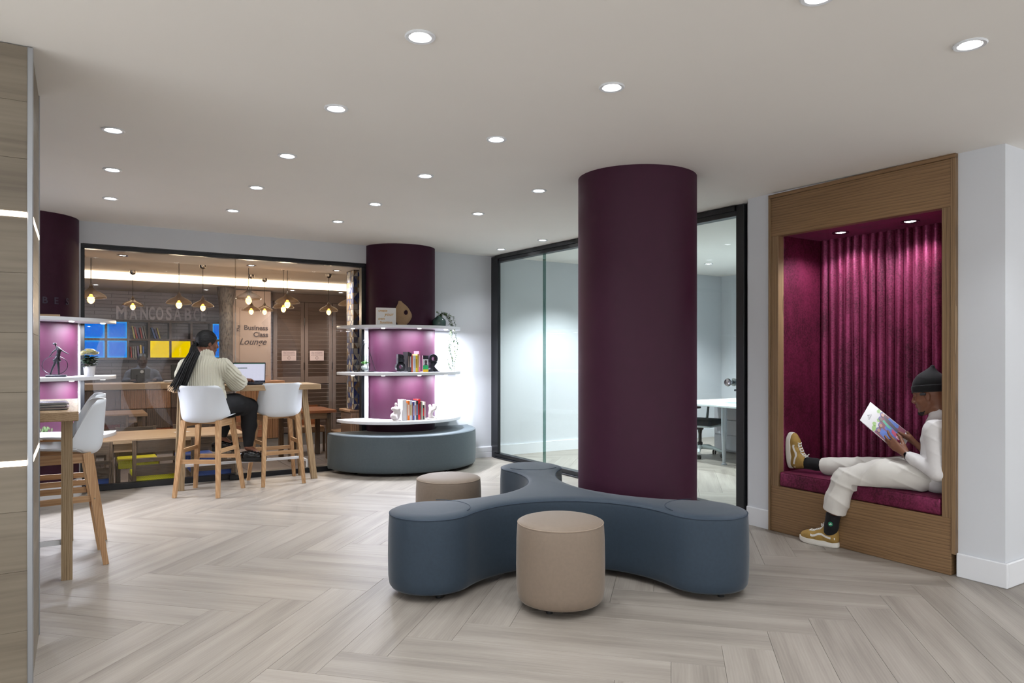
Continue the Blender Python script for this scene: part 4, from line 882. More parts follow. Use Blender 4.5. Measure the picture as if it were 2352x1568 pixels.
# ================================================================== SOLID MODELLER: smooth unions of rounded cones, meshed with surface nets
class SDF:
    def __init__(s, lo, hi, h):
        s.lo = np.array(lo, float); s.h = h; s.n = np.ceil((np.array(hi, float) - s.lo) / h).astype(int) + 1
        s.F = np.full(s.n, 1.0, np.float32); s.ax = [s.lo[i] + h * np.arange(s.n[i]) for i in range(3)]
    def _blk(s, lo, hi, k):
        m = k + 4 * s.h; sl = []
        for i in range(3):
            a = int(max(0, math.floor((lo[i] - m - s.lo[i]) / s.h))); b = int(min(s.n[i], math.ceil((hi[i] + m - s.lo[i]) / s.h) + 1)); sl.append(slice(a, max(a, b)))
        X, Y, Z = np.meshgrid(*[s.ax[i][sl[i]] for i in range(3)], indexing='ij'); return tuple(sl), X, Y, Z
    def _put(s, sl, d, k, op):
        f = s.F[sl]; d = d.astype(np.float32)
        if op == 'sub': f2, d2 = -f, d
        else: f2, d2 = f, d
        if k > 0:
            h = np.clip(.5 + .5 * (f2 - d2) / k, 0, 1); r = f2 * (1 - h) + d2 * h - k * h * (1 - h)
        else: r = np.minimum(f2, d2)
        s.F[sl] = -r if op == 'sub' else r
    def cone(s, a, b, ra, rb, k=.02, op='add', sq=None, wr=None):
        """rounded cone; sq=(axis vector, factor) squashes the section along a direction"""
        a, b = np.array(a, float), np.array(b, float); R_ = max(ra, rb) * (1 if not sq else max(1, sq[1])); sl, X, Y, Z = s._blk(np.minimum(a, b) - R_, np.maximum(a, b) + R_, k)
        if X.size == 0: return s
        ab = b - a; l2 = max(ab @ ab, 1e-9); px, py, pz = X - a[0], Y - a[1], Z - a[2]; t = np.clip((px * ab[0] + py * ab[1] + pz * ab[2]) / l2, 0, 1)
        qx, qy, qz = px - ab[0] * t, py - ab[1] * t, pz - ab[2] * t
        if sq:
            u = np.array(sq[0], float); u /= np.linalg.norm(u); c = qx * u[0] + qy * u[1] + qz * u[2]; g = c * (1 / sq[1] - 1); qx, qy, qz = qx + u[0] * g, qy + u[1] * g, qz + u[2] * g
        d = np.sqrt(qx * qx + qy * qy + qz * qz) - (ra + (rb - ra) * t)
        if wr: d = d + wr(X, Y, Z, t)
        s._put(sl, d, k, op); return s
    def chain(s, pts, rs, k=.015, **kw):
        for i in range(len(pts) - 1): s.cone(pts[i], pts[i + 1], rs[i], rs[i + 1], k, **kw)
        return s
    def ell(s, c, r, k=.02, op='add', rot=None):
        c = np.array(c, float); r = np.array(r, float); m = r.max(); sl, X, Y, Z = s._blk(c - m, c + m, k)
        if X.size == 0: return s
        p = np.stack([X - c[0], Y - c[1], Z - c[2]], -1)
        if rot is not None: p = p @ np.array(rot)          # columns of rot = local axes
        k0 = np.linalg.norm(p / r, axis=-1); k1 = np.linalg.norm(p / (r * r), axis=-1) + 1e-9
        s._put(sl, k0 * (k0 - 1) / k1, k, op); return s
    def cut(s, point, normal):
        """remove everything on the side the normal points to"""
        X, Y, Z = np.meshgrid(*s.ax, indexing='ij', sparse=True); n = np.array(normal, float); n /= np.linalg.norm(n)
        d = (X - point[0]) * n[0] + (Y - point[1]) * n[1] + (Z - point[2]) * n[2]; s.F = np.maximum(s.F, d.astype(np.float32)); return s
    def warp(s, fn):
        X, Y, Z = np.meshgrid(*s.ax, indexing='ij', sparse=True); m = np.abs(s.F) < .04; g = np.broadcast_to(fn(X, Y, Z), s.F.shape); s.F[m] += g[m].astype(np.float32); return s
    def mesh(s, name, relax=2):
        F = s.F; ins = F < 0; nx, ny, nz = F.shape
        c = np.zeros((nx - 1, ny - 1, nz - 1), np.int8)
        for a in (0, 1):
            for b in (0, 1):
                for e in (0, 1): c += ins[a:nx - 1 + a, b:ny - 1 + b, e:nz - 1 + e]
        M = (c > 0) & (c < 8); I = np.argwhere(M); idx = np.full(M.shape, -1, np.int64); idx[M] = np.arange(len(I))
        acc = np.zeros((len(I), 3)); cnt = np.zeros(len(I)); cor = [(a, b, e) for a in (0, 1) for b in (0, 1) for e in (0, 1)]
        val = {q: F[I[:, 0] + q[0], I[:, 1] + q[1], I[:, 2] + q[2]] for q in cor}
        for qa in cor:
            for ax in range(3):
                if qa[ax] == 0:
                    qb = list(qa); qb[ax] = 1; fa, fb = val[qa], val[tuple(qb)]; m = (fa < 0) != (fb < 0); t = fa[m] / (fa[m] - fb[m])
                    pt = np.tile(np.array(qa, float), (m.sum(), 1)); pt[:, ax] += t; acc[m] += pt; cnt[m] += 1
        V = (acc / cnt[:, None] + I) * s.h + s.lo; Q = []
        for ax in range(3):
            o1, o2 = (ax + 1) % 3, (ax + 2) % 3; sh = [slice(None)] * 3; sh2 = [slice(None)] * 3; sh[ax] = slice(0, -1); sh2[ax] = slice(1, None)
            A, B = ins[tuple(sh)], ins[tuple(sh2)]; E = np.argwhere(A != B); E = E[(E[:, o1] > 0) & (E[:, o2] > 0) & (E[:, o1] < F.shape[o1] - 1) & (E[:, o2] < F.shape[o2] - 1)]
            if not len(E): continue
            flip = B[E[:, 0], E[:, 1], E[:, 2]]; q = []
            for d1, d2 in ((0, 0), (-1, 0), (-1, -1), (0, -1)):
                K = E.copy(); K[:, o1] += d1; K[:, o2] += d2; q.append(idx[K[:, 0], K[:, 1], K[:, 2]])
            q = np.stack(q, 1); q[flip] = q[flip][:, ::-1]; Q.append(q)
        Q = np.concatenate(Q); Q = Q[(Q >= 0).all(1)]
        for _ in range(relax):
            S_ = np.zeros_like(V); n_ = np.zeros(len(V))
            for i in range(4): np.add.at(S_, Q[:, i], V[Q[:, (i + 1) % 4]]); np.add.at(n_, Q[:, i], 1); np.add.at(S_, Q[:, (i + 1) % 4], V[Q[:, i]]); np.add.at(n_, Q[:, (i + 1) % 4], 1)
            V = V * .5 + .5 * S_ / np.maximum(n_, 1)[:, None]
        me = bpy.data.meshes.new(name); me.vertices.add(len(V)); me.vertices.foreach_set('co', V.astype(np.float32).ravel())
        me.loops.add(len(Q) * 4); me.loops.foreach_set('vertex_index', Q.ravel().astype(np.int32)); me.polygons.add(len(Q)); me.polygons.foreach_set('loop_start', np.arange(0, len(Q) * 4, 4, dtype=np.int32))
        me.polygons.foreach_set('use_smooth', np.ones(len(Q), bool)); me.update(calc_edges=True); me.validate(); return me

# ================================================================== THINGS ON THE SHELVES
T1, T2, T3 = .6005, 1.1525, 1.6905
# -- framed saying
sgn = thing('word_canvas', 'small white canvas reading create your own Sunshine', 'sign', (2.99, 7.49, T3), R(-12))
obj('panel', MB().bev(-.113, .113, 0, .03, 0, .198, .002), plain('canvas_white', S(236, 234, 232), .6), sgn)
gold = plain('gold_lettering', S(206, 160, 92), .4)
for body, sz, x, z, sh in (('create', .040, -.04, .165, .2), ('your', .052, .03, .123, .25), ('own', .042, -.055, .072, .2), ('Sunshine.', .040, .0, .03, .25)):
    me = text_mesh(body, sz, .0015, shear=sh, bold=.0008); me.materials.append(gold); obj('lettering', me, None, sgn, (x, -.001, z), (R(90), 0, 0))
# -- tan vase with a hole
vs = SDF((-.13, -.06, -.01), (.13, .06, .31), .004)
vs.cone((.0, 0, .02), (.01, 0, .11), .052, .098, .03, sq=((0, 1, 0), .42)).cone((.01, 0, .11), (.0, 0, .17), .098, .075, .03, sq=((0, 1, 0), .42)).cone((.0, 0, .17), (-.025, 0, .28), .070, .018, .03, sq=((0, 1, 0), .6))
vs.ell((.045, 0, .150), (.022, .2, .029), .012, 'sub'); vs.cut((0, 0, 0), (0, 0, -1)); vs.cut((0, 0, .285), (0, 0, 1))
tag(obj('vase', vs.mesh('vase'), plain('sand_ceramic', S(168, 138, 106), .8, var=.05, vscale=60, bump=.2, bscale=200), None, (3.20, 7.53, T3 + .002), (0, 0, R(-25))), 'tan ceramic vase with an off-centre hole beside the canvas', 'vase')
# -- green vase and trailing plant
gv = thing('trailing_plant', 'green glass vase with a leafy vine trailing off the top shelf', 'plant', (3.72, 7.62, T3))
obj('vase', MB().lathe([(.0, 0), (.078, 0), (.084, .01), (.084, .065), (.078, .085), (.05, .11), (.028, .125), (.026, .135), (.02, .135), (.02, .12)], 32, cap0=False, cap1=False), plain('bottle_green', S(66, 92, 86), .15, coat=.4), gv)
leafA, leafB = plain('vine_leaf', S(60, 92, 54), .5), plain('vine_leaf_pale', S(132, 160, 96), .5)
def leaf(m, p, d, up, l, w_, mi):
    p, d, up = Vector(p), Vector(d).normalized(), Vector(up); s_ = d.cross(up); s_ = s_.normalized() if s_.length > 1e-5 else d.orthogonal().normalized(); n_ = s_.cross(d)
    m.add([p, p + d * l * .35 + s_ * w_ + n_ * l * .08, p + d * l * .75 + s_ * w_ * .7 + n_ * l * .1, p + d * l, p + d * l * .75 - s_ * w_ * .7 + n_ * l * .1, p + d * l * .35 - s_ * w_ + n_ * l * .08], [(0, 1, 2, 3), (0, 3, 4, 5)], mi)
stems, lv = MB(), MB(); rv = random.Random(3)
for k in range(7):
    L_ = [.66, .55, .60, .40, .14, .10, .64][k]; pts = [Vector((0, 0, .13)), Vector((.03 + .01 * k, -.02, .165)), Vector((.085 + .008 * k, -.03 - .012 * k, .12)), Vector((.135 + .006 * k, -.05 - .01 * k, .02))]
    if k in (4, 5): pts = [Vector((0, 0, .13)), Vector((-.03 + .05 * (k - 4), -.03, .17)), Vector((-.06 + .12 * (k - 4), -.05, .175))]
    else:
        z = .02; x, y = pts[-1].x, pts[-1].y; ph = rv.random() * 6
        while z > -L_ + .1: z -= .045; pts.append(Vector((x + .02 * math.sin(z * 14 + ph) - .02 * (k % 3), y + .012 * math.cos(z * 11 + ph), z)))
    stems.tube(pts, .0014, 5)
    for a, b in zip(pts, pts[1:]):
        for q in range(max(3, int((b - a).length / .007))):
            p = a.lerp(b, rv.random()); d = Vector((rv.uniform(-1, 1), rv.uniform(-1, 1), rv.uniform(-.6, .5))); leaf(lv, p, d, (rv.uniform(-.4, .4), rv.uniform(-.4, .4), 1), rv.uniform(.016, .026), rv.uniform(.006, .009), rv.random() < .3)
obj('stems', stems, plain('vine_stem', S(70, 76, 46), .6), gv); obj('leaves', lv, [leafA, leafB], gv, smooth=0, kind='stuff')
# -- books and bookends
page_m = plain('book_pages', S(226, 220, 208), .8)
def book(x, th, hh, col, label, z, y=7.395, dep=.14, col2=None, lean=0, rz=0, group='books'):
    t = thing('book', label, 'book', (x, y, z), rz, group)
    m = plain('cover', col, .45); cv = MB().box(0, .0018, 0, dep, 0, hh).box(th - .0018, th, 0, dep, 0, hh).box(.0018, th - .0018, 0, .0018, 0, hh)
    obj('cover', cv, m, t, smooth=0); obj('pages', MB().box(.0018, th - .0018, .0018, dep - .003, .002, hh - .003), page_m, t, smooth=0)
    if col2: obj('spine_title', MB().box(th * .25, th * .75, -.0006, 0, hh * .25, hh * .8), plain('spine_print', col2, .5), t, smooth=0)
    return t
px_ = .00546
def row(z, x0, items, group):
    x = x0
    for w_, hh, col, col2, label in items: book(x, w_, hh, col, label, z, col2=col2, group=group); x += w_ + .0012
row(T2, 3.215, [(.023, .232, S(30, 28, 30), S(120, 100, 90), 'tall black book next to the letter bookend on the middle shelf'), (.020, .225, S(26, 26, 32), S(190, 190, 200), 'black book with white spine print, middle shelf'),
    (.015, .195, S(206, 92, 60), None, 'thin orange book on the middle shelf'), (.017, .193, S(232, 230, 236), None, 'left white book between orange and yellow spines'), (.017, .192, S(226, 226, 238), S(170, 175, 210), 'right white book beside the yellow spine'),
    (.020, .192, S(238, 200, 20), S(150, 110, 10), 'yellow book on the middle shelf'), (.017, .208, S(190, 164, 96), None, 'gold book beside the pink one'), (.017, .242, S(226, 120, 170), S(240, 220, 230), 'tall pink book on the middle shelf')], 'books on the middle shelf')
cb = book(3.376, .018, .193, S(232, 232, 236), 'book turned cover forward with green and yellow band, middle shelf', T2, y=7.372, dep=.055, rz=R(0), group='books on the middle shelf')
cv_ = [('cover_top', .150, .192, S(30, 32, 40)), ('cover_photo', .078, .150, S(214, 216, 222)), ('cover_band', .030, .078, S(30, 150, 84)), ('cover_foot', .001, .030, S(240, 196, 30))]
cb2 = thing('book', 'cover-facing biography with portrait and green band on the middle shelf', 'book', (3.400, 7.385, T2), R(-6), 'books on the middle shelf')
obj('pages', MB().box(.001, .063, .0005, .018, .001, .190), page_m, cb2, smooth=0)
for nm, z0, z1, c_ in cv_: obj(nm, MB().box(0, .064, -.002, 0, z0, z1), plain(nm, c_, .4), cb2, smooth=0)
obj('portrait', MB().ball((.034, -.002, .118), .016, 14, sc=(1, .12, 1.25)).add([(.014, -.0035, .079), (.056, -.0035, .079), (.044, -.0035, .101), (.024, -.0035, .101)], [(0, 1, 2, 3)]), plain('portrait_dark', S(56, 44, 50), .5), cb2)
bpy.data.objects.remove(cb.children[0]); bpy.data.objects.remove(cb.children[0]); bpy.data.objects.remove(cb)
blk = plain('black_gloss', S(24, 24, 32), .3)
def letter_bookend(top, bot, x, label, w_):
    t = thing('bookend', label, 'bookend', (x, 7.40, T2), R(0), 'black letter bookends')
    obj('foot', MB().bev(-.075, .075, -.03, .09, 0, .008, .002), blk, t)
    for ch, z in ((top, .148), (bot, .056)):
        me = text_mesh(ch, .128, .05, bold=.009); me.materials.append(blk); obj('letter', me, None, t, (0, .03, z), (R(90), 0, 0))
letter_bookend('B', 'O', 3.135, 'black bookend of stacked letters B and O', .1); letter_bookend('O', 'K', 3.545, 'black bookend of stacked letters O and K', .1)
row(T1, 3.150, [(.045, .238, S(234, 230, 232), None, 'thick white book next to the left figure bookend'), (.014, .20, S(214, 200, 196), None, 'thin pale book beside the orange one, bottom shelf'), (.026, .226, S(232, 120, 30), S(250, 230, 210), 'orange book on the bottom shelf'),
    (.028, .226, S(218, 222, 232), S(190, 160, 60), 'white book with gold foot on the bottom shelf'), (.013, .205, S(112, 66, 54), None, 'narrow brown book on the bottom shelf'), (.014, .21, S(36, 66, 150), S(200, 210, 240), 'narrow blue book on the bottom shelf'),
    (.020, .213, S(232, 232, 236), S(150, 60, 60), 'white book with red print on the bottom shelf'), (.024, .224, S(30, 32, 44), S(150, 160, 190), 'wide black book beside the red one, bottom shelf'), (.028, .238, S(212, 36, 34), S(40, 10, 10), 'tall red book on the bottom shelf'),
    (.013, .21, S(50, 54, 60), None, 'narrow dark grey book right of the red one'), (.013, .212, S(222, 224, 196), None, 'narrow cream book on the bottom shelf'), (.020, .168, S(36, 30, 32), S(206, 40, 40), 'short black and red book near the right figure bookend'), (.014, .206, S(226, 206, 196), None, 'beige book last before the right figure bookend')], 'books on the bottom shelf')
stone = plain('stone_white', S(214, 204, 202), .8, var=.05, vscale=80, bump=.25, bscale=250)
b1 = SDF((-.08, -.06, -.005), (.08, .07, .21), .0035)
b1.chain([(0, 0, .012), (-.02, 0, .045), (.012, 0, .085), (0, 0, .115)], [.03, .036, .022, .03], .02).cone((-.035, 0, .13), (.035, 0, .128), .02, .02, .02).chain([(.035, 0, .125), (.045, 0, .08), (.03, 0, .03)], [.016, .014, .015], .012).cone((0, 0, .14), (.002, 0, .165), .012, .011, .015).ell((.002, 0, .182), (.014, .014, .018), .008).cone((-.03, 0, .05), (-.01, -.02, .02), .025, .02, .02).cut((0, 0, .003), (0, 0, -1))
def fig_bookend(me, x, label, rz):
    t = thing('bookend', label, 'bookend', (x, 7.39, T1), rz, 'stone figure bookends'); obj('figure', me, stone, t, (0, .03, .008)); obj('foot', MB().bev(-.055, .05, -.015, .075, 0, .010, .003), stone, t)
fig_bookend(b1.mesh('figure'), 3.078, 'white abstract figure bookend left of the bottom row of books', 0)
b2 = SDF((-.08, -.06, -.005), (.08, .07, .20), .0035)
b2.chain([(-.01, 0, .012), (-.015, 0, .06), (.0, 0, .10), (-.02, 0, .14)], [.024, .02, .026, .016], .02).chain([(0, 0, .09), (.04, 0, .115), (.045, 0, .14), (.025, 0, .155)], [.022, .022, .018, .014], .015).ell((-.022, 0, .152), (.014, .014, .014), .01).cone((-.01, 0, .02), (.025, 0, .012), .02, .012, .02).cut((0, 0, .003), (0, 0, -1))
fig_bookend(b2.mesh('figure'), 3.525, 'white abstract figure bookend right of the bottom row of books', 0)
# -- wire terrarium
te = thing('terrarium', 'black wire frame with a hanging glass planter on the middle shelf', 'planter', (2.83, 7.74, T2)); wire = plain('black_wire', S(20, 20, 22), .4)
obj('frame', MB().bev(-.09, .09, -.05, .05, 0, .006, .002).tube([(-.13, 0, .004), (.13, 0, .004)], .003, 6).tube([(-.13, 0, .004), (-.03, 0, .31), (-.015, 0, .33), (.015, 0, .33), (.03, 0, .31), (.13, 0, .004)], .003, 6).tube([(0, -.09, .004), (0, -.02, .31), (0, 0, .33), (0, .02, .31), (0, .09, .004)], .003, 6).tube([(.022 * math.cos(q), 0, .352 + .022 * math.sin(q)) for q in np.linspace(0, 6.28, 20)], .0025, 6), wire, te)
obj('glass', MB().lathe([(.001, .012), (.05, .012), (.056, .02), (.056, .19), (.0545, .19), (.0545, .02), (.001, .014)], 28, cap0=False, cap1=False), glass('jar_glass', (.93, .96, .95, 1), 1.0), te)
obj('pot', MB().ball((0, 0, .052), .045, 18, sc=(1, 1, .8)), plain('pot_white', S(224, 224, 226), .5), te)
pl = MB(); rv = random.Random(9)
for i in range(34):
    a = rv.random() * 6.28; el = rv.uniform(.2, 1.3); leaf(pl, (.012 * math.cos(a), .012 * math.sin(a), .085 + .02 * rv.random()), (math.cos(a), math.sin(a), math.tan(el) * .7), (0, 0, 1), rv.uniform(.03, .05), rv.uniform(.008, .012), 0)
obj('leaves', pl, plain('bright_leaf', S(96, 148, 72), .5), te, smooth=0)
# -- dancer statue on the left shelves
stt = thing('statue', 'dark bronze dancer statue holding a hoop at far left', 'statue', (-.155, 7.44, T2), R(-8)); bronze = plain('dark_bronze', S(44, 42, 50), .35, .5)
obj('plinth', MB().bev(-.078, .078, -.035, .035, 0, .02, .003), bronze, stt)
d_ = SDF((-.13, -.04, .01), (.13, .04, .33), .003)
d_.chain([(-.045, 0, .02), (-.03, 0, .075), (-.005, 0, .14), (.005, 0, .165)], [.006, .008, .012, .014], .006).chain([(.02, 0, .02), (.018, 0, .08), (.012, 0, .14)], [.006, .008, .012], .006).chain([(.008, 0, .165), (.015, 0, .20), (.022, 0, .24), (.012, 0, .262)], [.021, .013, .017, .012], .012).chain([(.005, 0, .26), (-.005, 0, .283)], [.006, .006], .006).ell((-.012, 0, .297), (.017, .012, .011), .006).chain([(.005, 0, .255), (-.025, 0, .225), (-.055, 0, .178)], [.006, .005, .004], .005).chain([(.028, 0, .25), (.06, 0, .225), (.095, 0, .205)], [.006, .005, .004], .005).cone((-.016, 0, .15), (.026, 0, .15), .012, .012, .01)
obj('dancer', d_.mesh('dancer', 1), bronze, stt); obj('hoop', MB().tube([(-.012 + .098 * math.cos(q), .012, .105 + .083 * math.sin(q)) for q in np.linspace(0, 2 * math.pi, 49)[:-1]], .0026, 6, closed=True), bronze, stt)
# -- potted kalanchoe
kp = thing('potted_flower', 'cream flowering plant in a white pot on the left shelves', 'plant', (.10, 7.58, T2))
obj('pot', MB().lathe([(.036, 0), (.042, .01), (.05, .085), (.05, .092), (.045, .092), (.042, .08), (.001, .078)], 28, cap1=False), plain('glazed_white', S(238, 238, 242), .3), kp)
lf, fl_ = MB(), MB(); rv = random.Random(5)
for i in range(70):
    a = rv.random() * 6.28; z = .095 + .08 * rv.random(); leaf(lf, (.02 * math.cos(a), .02 * math.sin(a), z), (math.cos(a), math.sin(a), rv.uniform(-.25, .5)), (0, 0, 1), rv.uniform(.045, .065), rv.uniform(.017, .024), 0)
for i in range(150):
    a = rv.random() * 6.28; rr = .072 * math.sqrt(rv.random()); p = Vector((rr * math.cos(a), rr * math.sin(a), .245 - rr * .55 + rv.uniform(-.014, .014)))
    for q in range(4): b = q * 1.57 + rv.random(); leaf(fl_, p, (math.cos(b), math.sin(b), .3), (0, 0, 1), .022, .009, rv.random() < .2)
obj('leaves', lf, plain('deep_leaf', S(62, 84, 66), .45), kp, smooth=0); obj('flowers', fl_, [plain('cream_petal', S(240, 236, 206), .6), plain('yellow_petal', S(220, 206, 110), .6)], kp, smooth=0, kind='stuff')
bx_ = thing('small_planter', 'small white box planter with green tips on the lowest left shelf', 'plant', (-.225, 7.42, T1)); obj('box', MB().bev(-.06, .055, -.03, .03, 0, .06, .003), plain('box_white', S(236, 236, 238), .4), bx_)
gt = MB(); rv = random.Random(11)
for i in range(24): leaf(gt, (rv.uniform(-.045, .04), rv.uniform(-.02, .02), .058), (rv.uniform(-.5, .5), rv.uniform(-.4, .4), 1), (1, 0, 0), rv.uniform(.04, .07), .005, 0)
obj('grass', gt, plain('grass_leaf', S(110, 136, 90), .5), bx_, smooth=0)
tag(obj('flat_book', MB().bev(-.12, .12, -.08, .08, 0, .02, .002), plain('kraft_cover', S(190, 160, 126), .6), None, (-.25, 7.46, T3), (0, 0, R(4))), 'tan book lying on the top left shelf', 'book')
# ================================================================== PEOPLE
def vec(*a): return np.array(a, float)
def head(s, C, f, u, sc_=1.0, k=.02):
    """skull, jaw, nose, brow, lips and ears around centre C (face looks along f)"""
    C, f, u = vec(*C), vec(*f), vec(*u); f = f / np.linalg.norm(f); u = u - f * (u @ f); u = u / np.linalg.norm(u); r = np.cross(f, u); rot = np.stack([r, f, u], 1); q = sc_
    at = lambda a, b, c: C + r * a * q + f * b * q + u * c * q
    s.ell(at(0, -.008, .025), (.074 * q, .096 * q, .098 * q), k, rot=rot); s.ell(at(0, .03, -.03), (.062 * q, .062 * q, .085 * q), k, rot=rot)
    s.cone(at(0, .035, -.05), at(0, .066, -.098), .05 * q, .024 * q, k); s.ell(at(0, .074, -.098), (.022 * q, .018 * q, .018 * q), .012, rot=rot)
    for e in (-1, 1):
        s.cone(at(e * .05, .0, -.05), at(e * .025, .055, -.095), .026 * q, .02 * q, .02); s.ell(at(e * .04, .06, -.025), (.024 * q, .02 * q, .022 * q), .015, rot=rot)
        s.ell(at(e * .032, .096, .004), (.017 * q, .013 * q, .012 * q), .008, 'sub', rot=rot); s.cone(at(e * .012, .088, .028), at(e * .046, .074, .030), .011 * q, .009 * q, .012)
        s.ell(at(e * .076, -.008, -.008), (.008 * q, .018 * q, .030 * q), .006, rot=rot); s.ell(at(e * .014, .098, -.032), (.010 * q, .010 * q, .009 * q), .006, rot=rot)
        s.ell(at(e * .031, .080, .004), (.013 * q, .012 * q, .0115 * q), .004, rot=rot)
    s.cone(at(0, .088, .022), at(0, .110, -.024), .010 * q, .0125 * q, .012)
    s.cone(at(-.016, .089, -.052), at(.016, .089, -.052), .009 * q, .009 * q, .006); s.cone(at(-.013, .088, -.064), at(.013, .088, -.064), .010 * q, .010 * q, .006)
    s.cone(at(-.02, .098, -.058), at(.02, .098, -.058), .0022, .0022, .003, 'sub')
    return at, rot
def hand(s, wrist, knuckles, tips, thumb, bend, r=.0092):
    w_ = vec(*wrist); b = vec(*bend); ks = [vec(*q) for q in knuckles]
    for kk in ks: s.cone(w_, kk, .019, .0115, .012)
    for a, c in zip(ks, ks[1:]): s.cone(a, c, .0115, .0115, .01)
    for kk, tt in zip(ks, [vec(*q) for q in tips]): s.chain([kk, kk + (tt - kk) * .42 + b, kk + (tt - kk) * .75 + b * .7, tt], [r * 1.08, r, r * .93, r * .82], .004)
    th = [vec(*q) for q in thumb]; s.chain([w_ + (th[0] - w_) * .3] + th, [.016, .013, .011, .009][:len(th) + 1], .008)

# ---------------------------------------------------------------- the man in the nook
man = thing('person', 'man in white sweatshirt and black beanie reading in the velvet nook', 'person', (4.765, 2.42, .463))
def world_child(name, me, mat, parent, **kw): return obj(name, me, mat, parent, tuple(-Vector(parent.location)), **kw)
C = (4.752, 2.422, 1.085); hf = (-.13, .965, -.21); hu = (0, .21, .97)
b = SDF((4.38, 2.2, .0), (5.06, 3.5, 1.25), .0045)
at, hrot = head(b, C, hf, hu)
b.cone(at(0, -.035, -.06), (4.762, 2.365, .955), .05, .056, .025)
b.cone((4.765, 2.37, .58), (4.765, 2.355, .86), .09, .09, .04, sq=((1, 0, 0), 1.25))
LS, LE, LW = (4.60, 2.318, .872), (4.572, 2.285, .615), (4.615, 2.492, .692); RS, RE, RW = (4.93, 2.325, .872), (4.955, 2.32, .645), (4.80, 2.472, .70)
b.chain([LS, LE, LW], [.045, .036, .024], .02); b.chain([RS, RE, RW], [.045, .036, .024], .02)
hand(b, LW, [(4.622, 2.593, .784), (4.617, 2.599, .764), (4.617, 2.597, .744), (4.621, 2.588, .725)], [(4.640, 2.642, .838), (4.634, 2.657, .802), (4.634, 2.653, .777), (4.634, 2.632, .752)], [(4.64, 2.535, .752), (4.672, 2.575, .80), (4.680, 2.598, .818)], (-.008, .002, .001))
hand(b, RW, [(4.735, 2.548, .80), (4.752, 2.556, .788), (4.770, 2.556, .774), (4.786, 2.548, .758)], [(4.700, 2.596, .83), (4.718, 2.612, .826), (4.738, 2.616, .812), (4.760, 2.604, .79)], [(4.765, 2.52, .755), (4.745, 2.545, .80), (4.735, 2.562, .83)], (.004, -.006, -.006))
LH, LK, LA = (4.66, 2.45, .555), (4.515, 2.875, .485), (4.500, 2.972, .11); RH, RK, RA = (4.87, 2.45, .55), (4.80, 2.87, .545), (4.678, 3.315, .535)
b.chain([LH, LK, LA], [.06, .042, .034], .02); b.chain([RH, RK, RA], [.06, .042, .034], .02); b.ell((4.765, 2.40, .58), (.14, .11, .08), .04)
Z_ = np.meshgrid(*b.ax, indexing='ij', sparse=True); b.F = np.maximum(b.F, np.where(Z_[1] < 2.80, .475 - Z_[2], -1).astype(np.float32))
b.cone(LA, (4.485, 3.09, .05), .034, .03, .02); b.cone(RA, (4.66, 3.36, .63), .034, .03, .02)
world_child('body', b.mesh('body', 1), skin_m, man)
# eyes, brows, beard
eye_w, eye_b = plain('eye_white', S(214, 206, 200), .25), plain('iris', S(24, 16, 14), .15)
for e in (-1, 1):
    world_child('eye', MB().ball(at(e * .031, .0800, .004), .0112, 14), eye_w, man)
    world_child('iris', MB().ball(at(e * .031 - .001, .0872, .001), .0058, 10), eye_b, man)
    world_child('eyebrow', MB().tube([at(e * .012, .1, .028), at(e * .03, .096, .036), at(e * .05, .080, .032)], [.003, .004, .002], 6), hair_m, man)
bd_ = SDF((4.66, 2.38, .93), (4.86, 2.58, 1.06), .003)
bd_.ell(at(0, .078, -.106), (.022, .018, .018), .01, rot=hrot)
for e in (-1, 1): bd_.chain([at(e * .012, .076, -.106), at(e * .030, .058, -.102), at(e * .044, .038, -.094)], [.015, .013, .008], .010)
bd_.cone(at(-.022, .0885, -.045), at(.022, .0885, -.045), .0055, .0055, .004)
world_child('beard', bd_.mesh('beard', 1), plain('beard_hair', S(24, 18, 18), .8, bump=.4, bscale=300), man)
# beanie
bn_ = SDF((4.62, 2.27, 1.02), (4.88, 2.58, 1.30), .004)
bn_.ell(at(0, -.012, .060), (.087, .108, .098), .02, rot=hrot).cone(at(0, -.02, .11), at(0, -.050, .180), .062, .014, .03).cut(at(0, .09, .036), hrot @ vec(0, .10, -1))
world_child('beanie', bn_.mesh('beanie', 1), black_cloth, man)
cf_ = SDF((4.62, 2.27, 1.02), (4.88, 2.58, 1.22), .004)
cf_.ell(at(0, -.010, .05), (.093, .113, .098), .02, rot=hrot).cut(at(0, .09, .033), hrot @ vec(0, .12, -1)).cut(at(0, .09, .078), hrot @ vec(0, -.10, 1))
world_child('beanie_cuff', cf_.mesh('beanie_cuff', 1), black_cloth, man)
world_child('earpiece', MB().tube([at(-.080, .03, .012), at(-.083, .012, .012), at(-.085, -.004, .008)], [.008, .010, .008], 8), plain('earpiece_grey', S(62, 64, 70), .4), man)
# sweatshirt
def folds(a, fr, ph=0):
    cr = lambda q: (1 - np.abs(np.sin(q))) ** 2.5
    return lambda X, Y, Z: -a * (cr(.5 * fr * (.6 * Z + .8 * Y) + 1.6 * np.sin(7 * Y + 5 * X + ph)) * (.5 + .5 * np.sin(9 * X + 11 * Z + 8 * Y + ph)) + .9 * cr(.5 * fr * (1.1 * Z - .6 * Y + .4 * X) + 1.5 * np.sin(8 * Z + ph)) * (.5 + .5 * np.sin(12 * Y - 7 * Z + ph))) + a * .4
def folds0(a, fr, ph=0): return lambda X, Y, Z: a * (np.sin(fr * (.75 * Z + .65 * Y) + 3 * np.sin(9 * Y + 7 * X + ph)) * (.5 + .5 * np.sin(13 * X + 17 * Z + 11 * Y + ph)) + .7 * np.sin(fr * (1.1 * Z - .8 * Y + .4 * X) + 2.5 * np.sin(11 * Z + ph)) * (.5 + .5 * np.sin(15 * Y - 9 * Z + ph)))
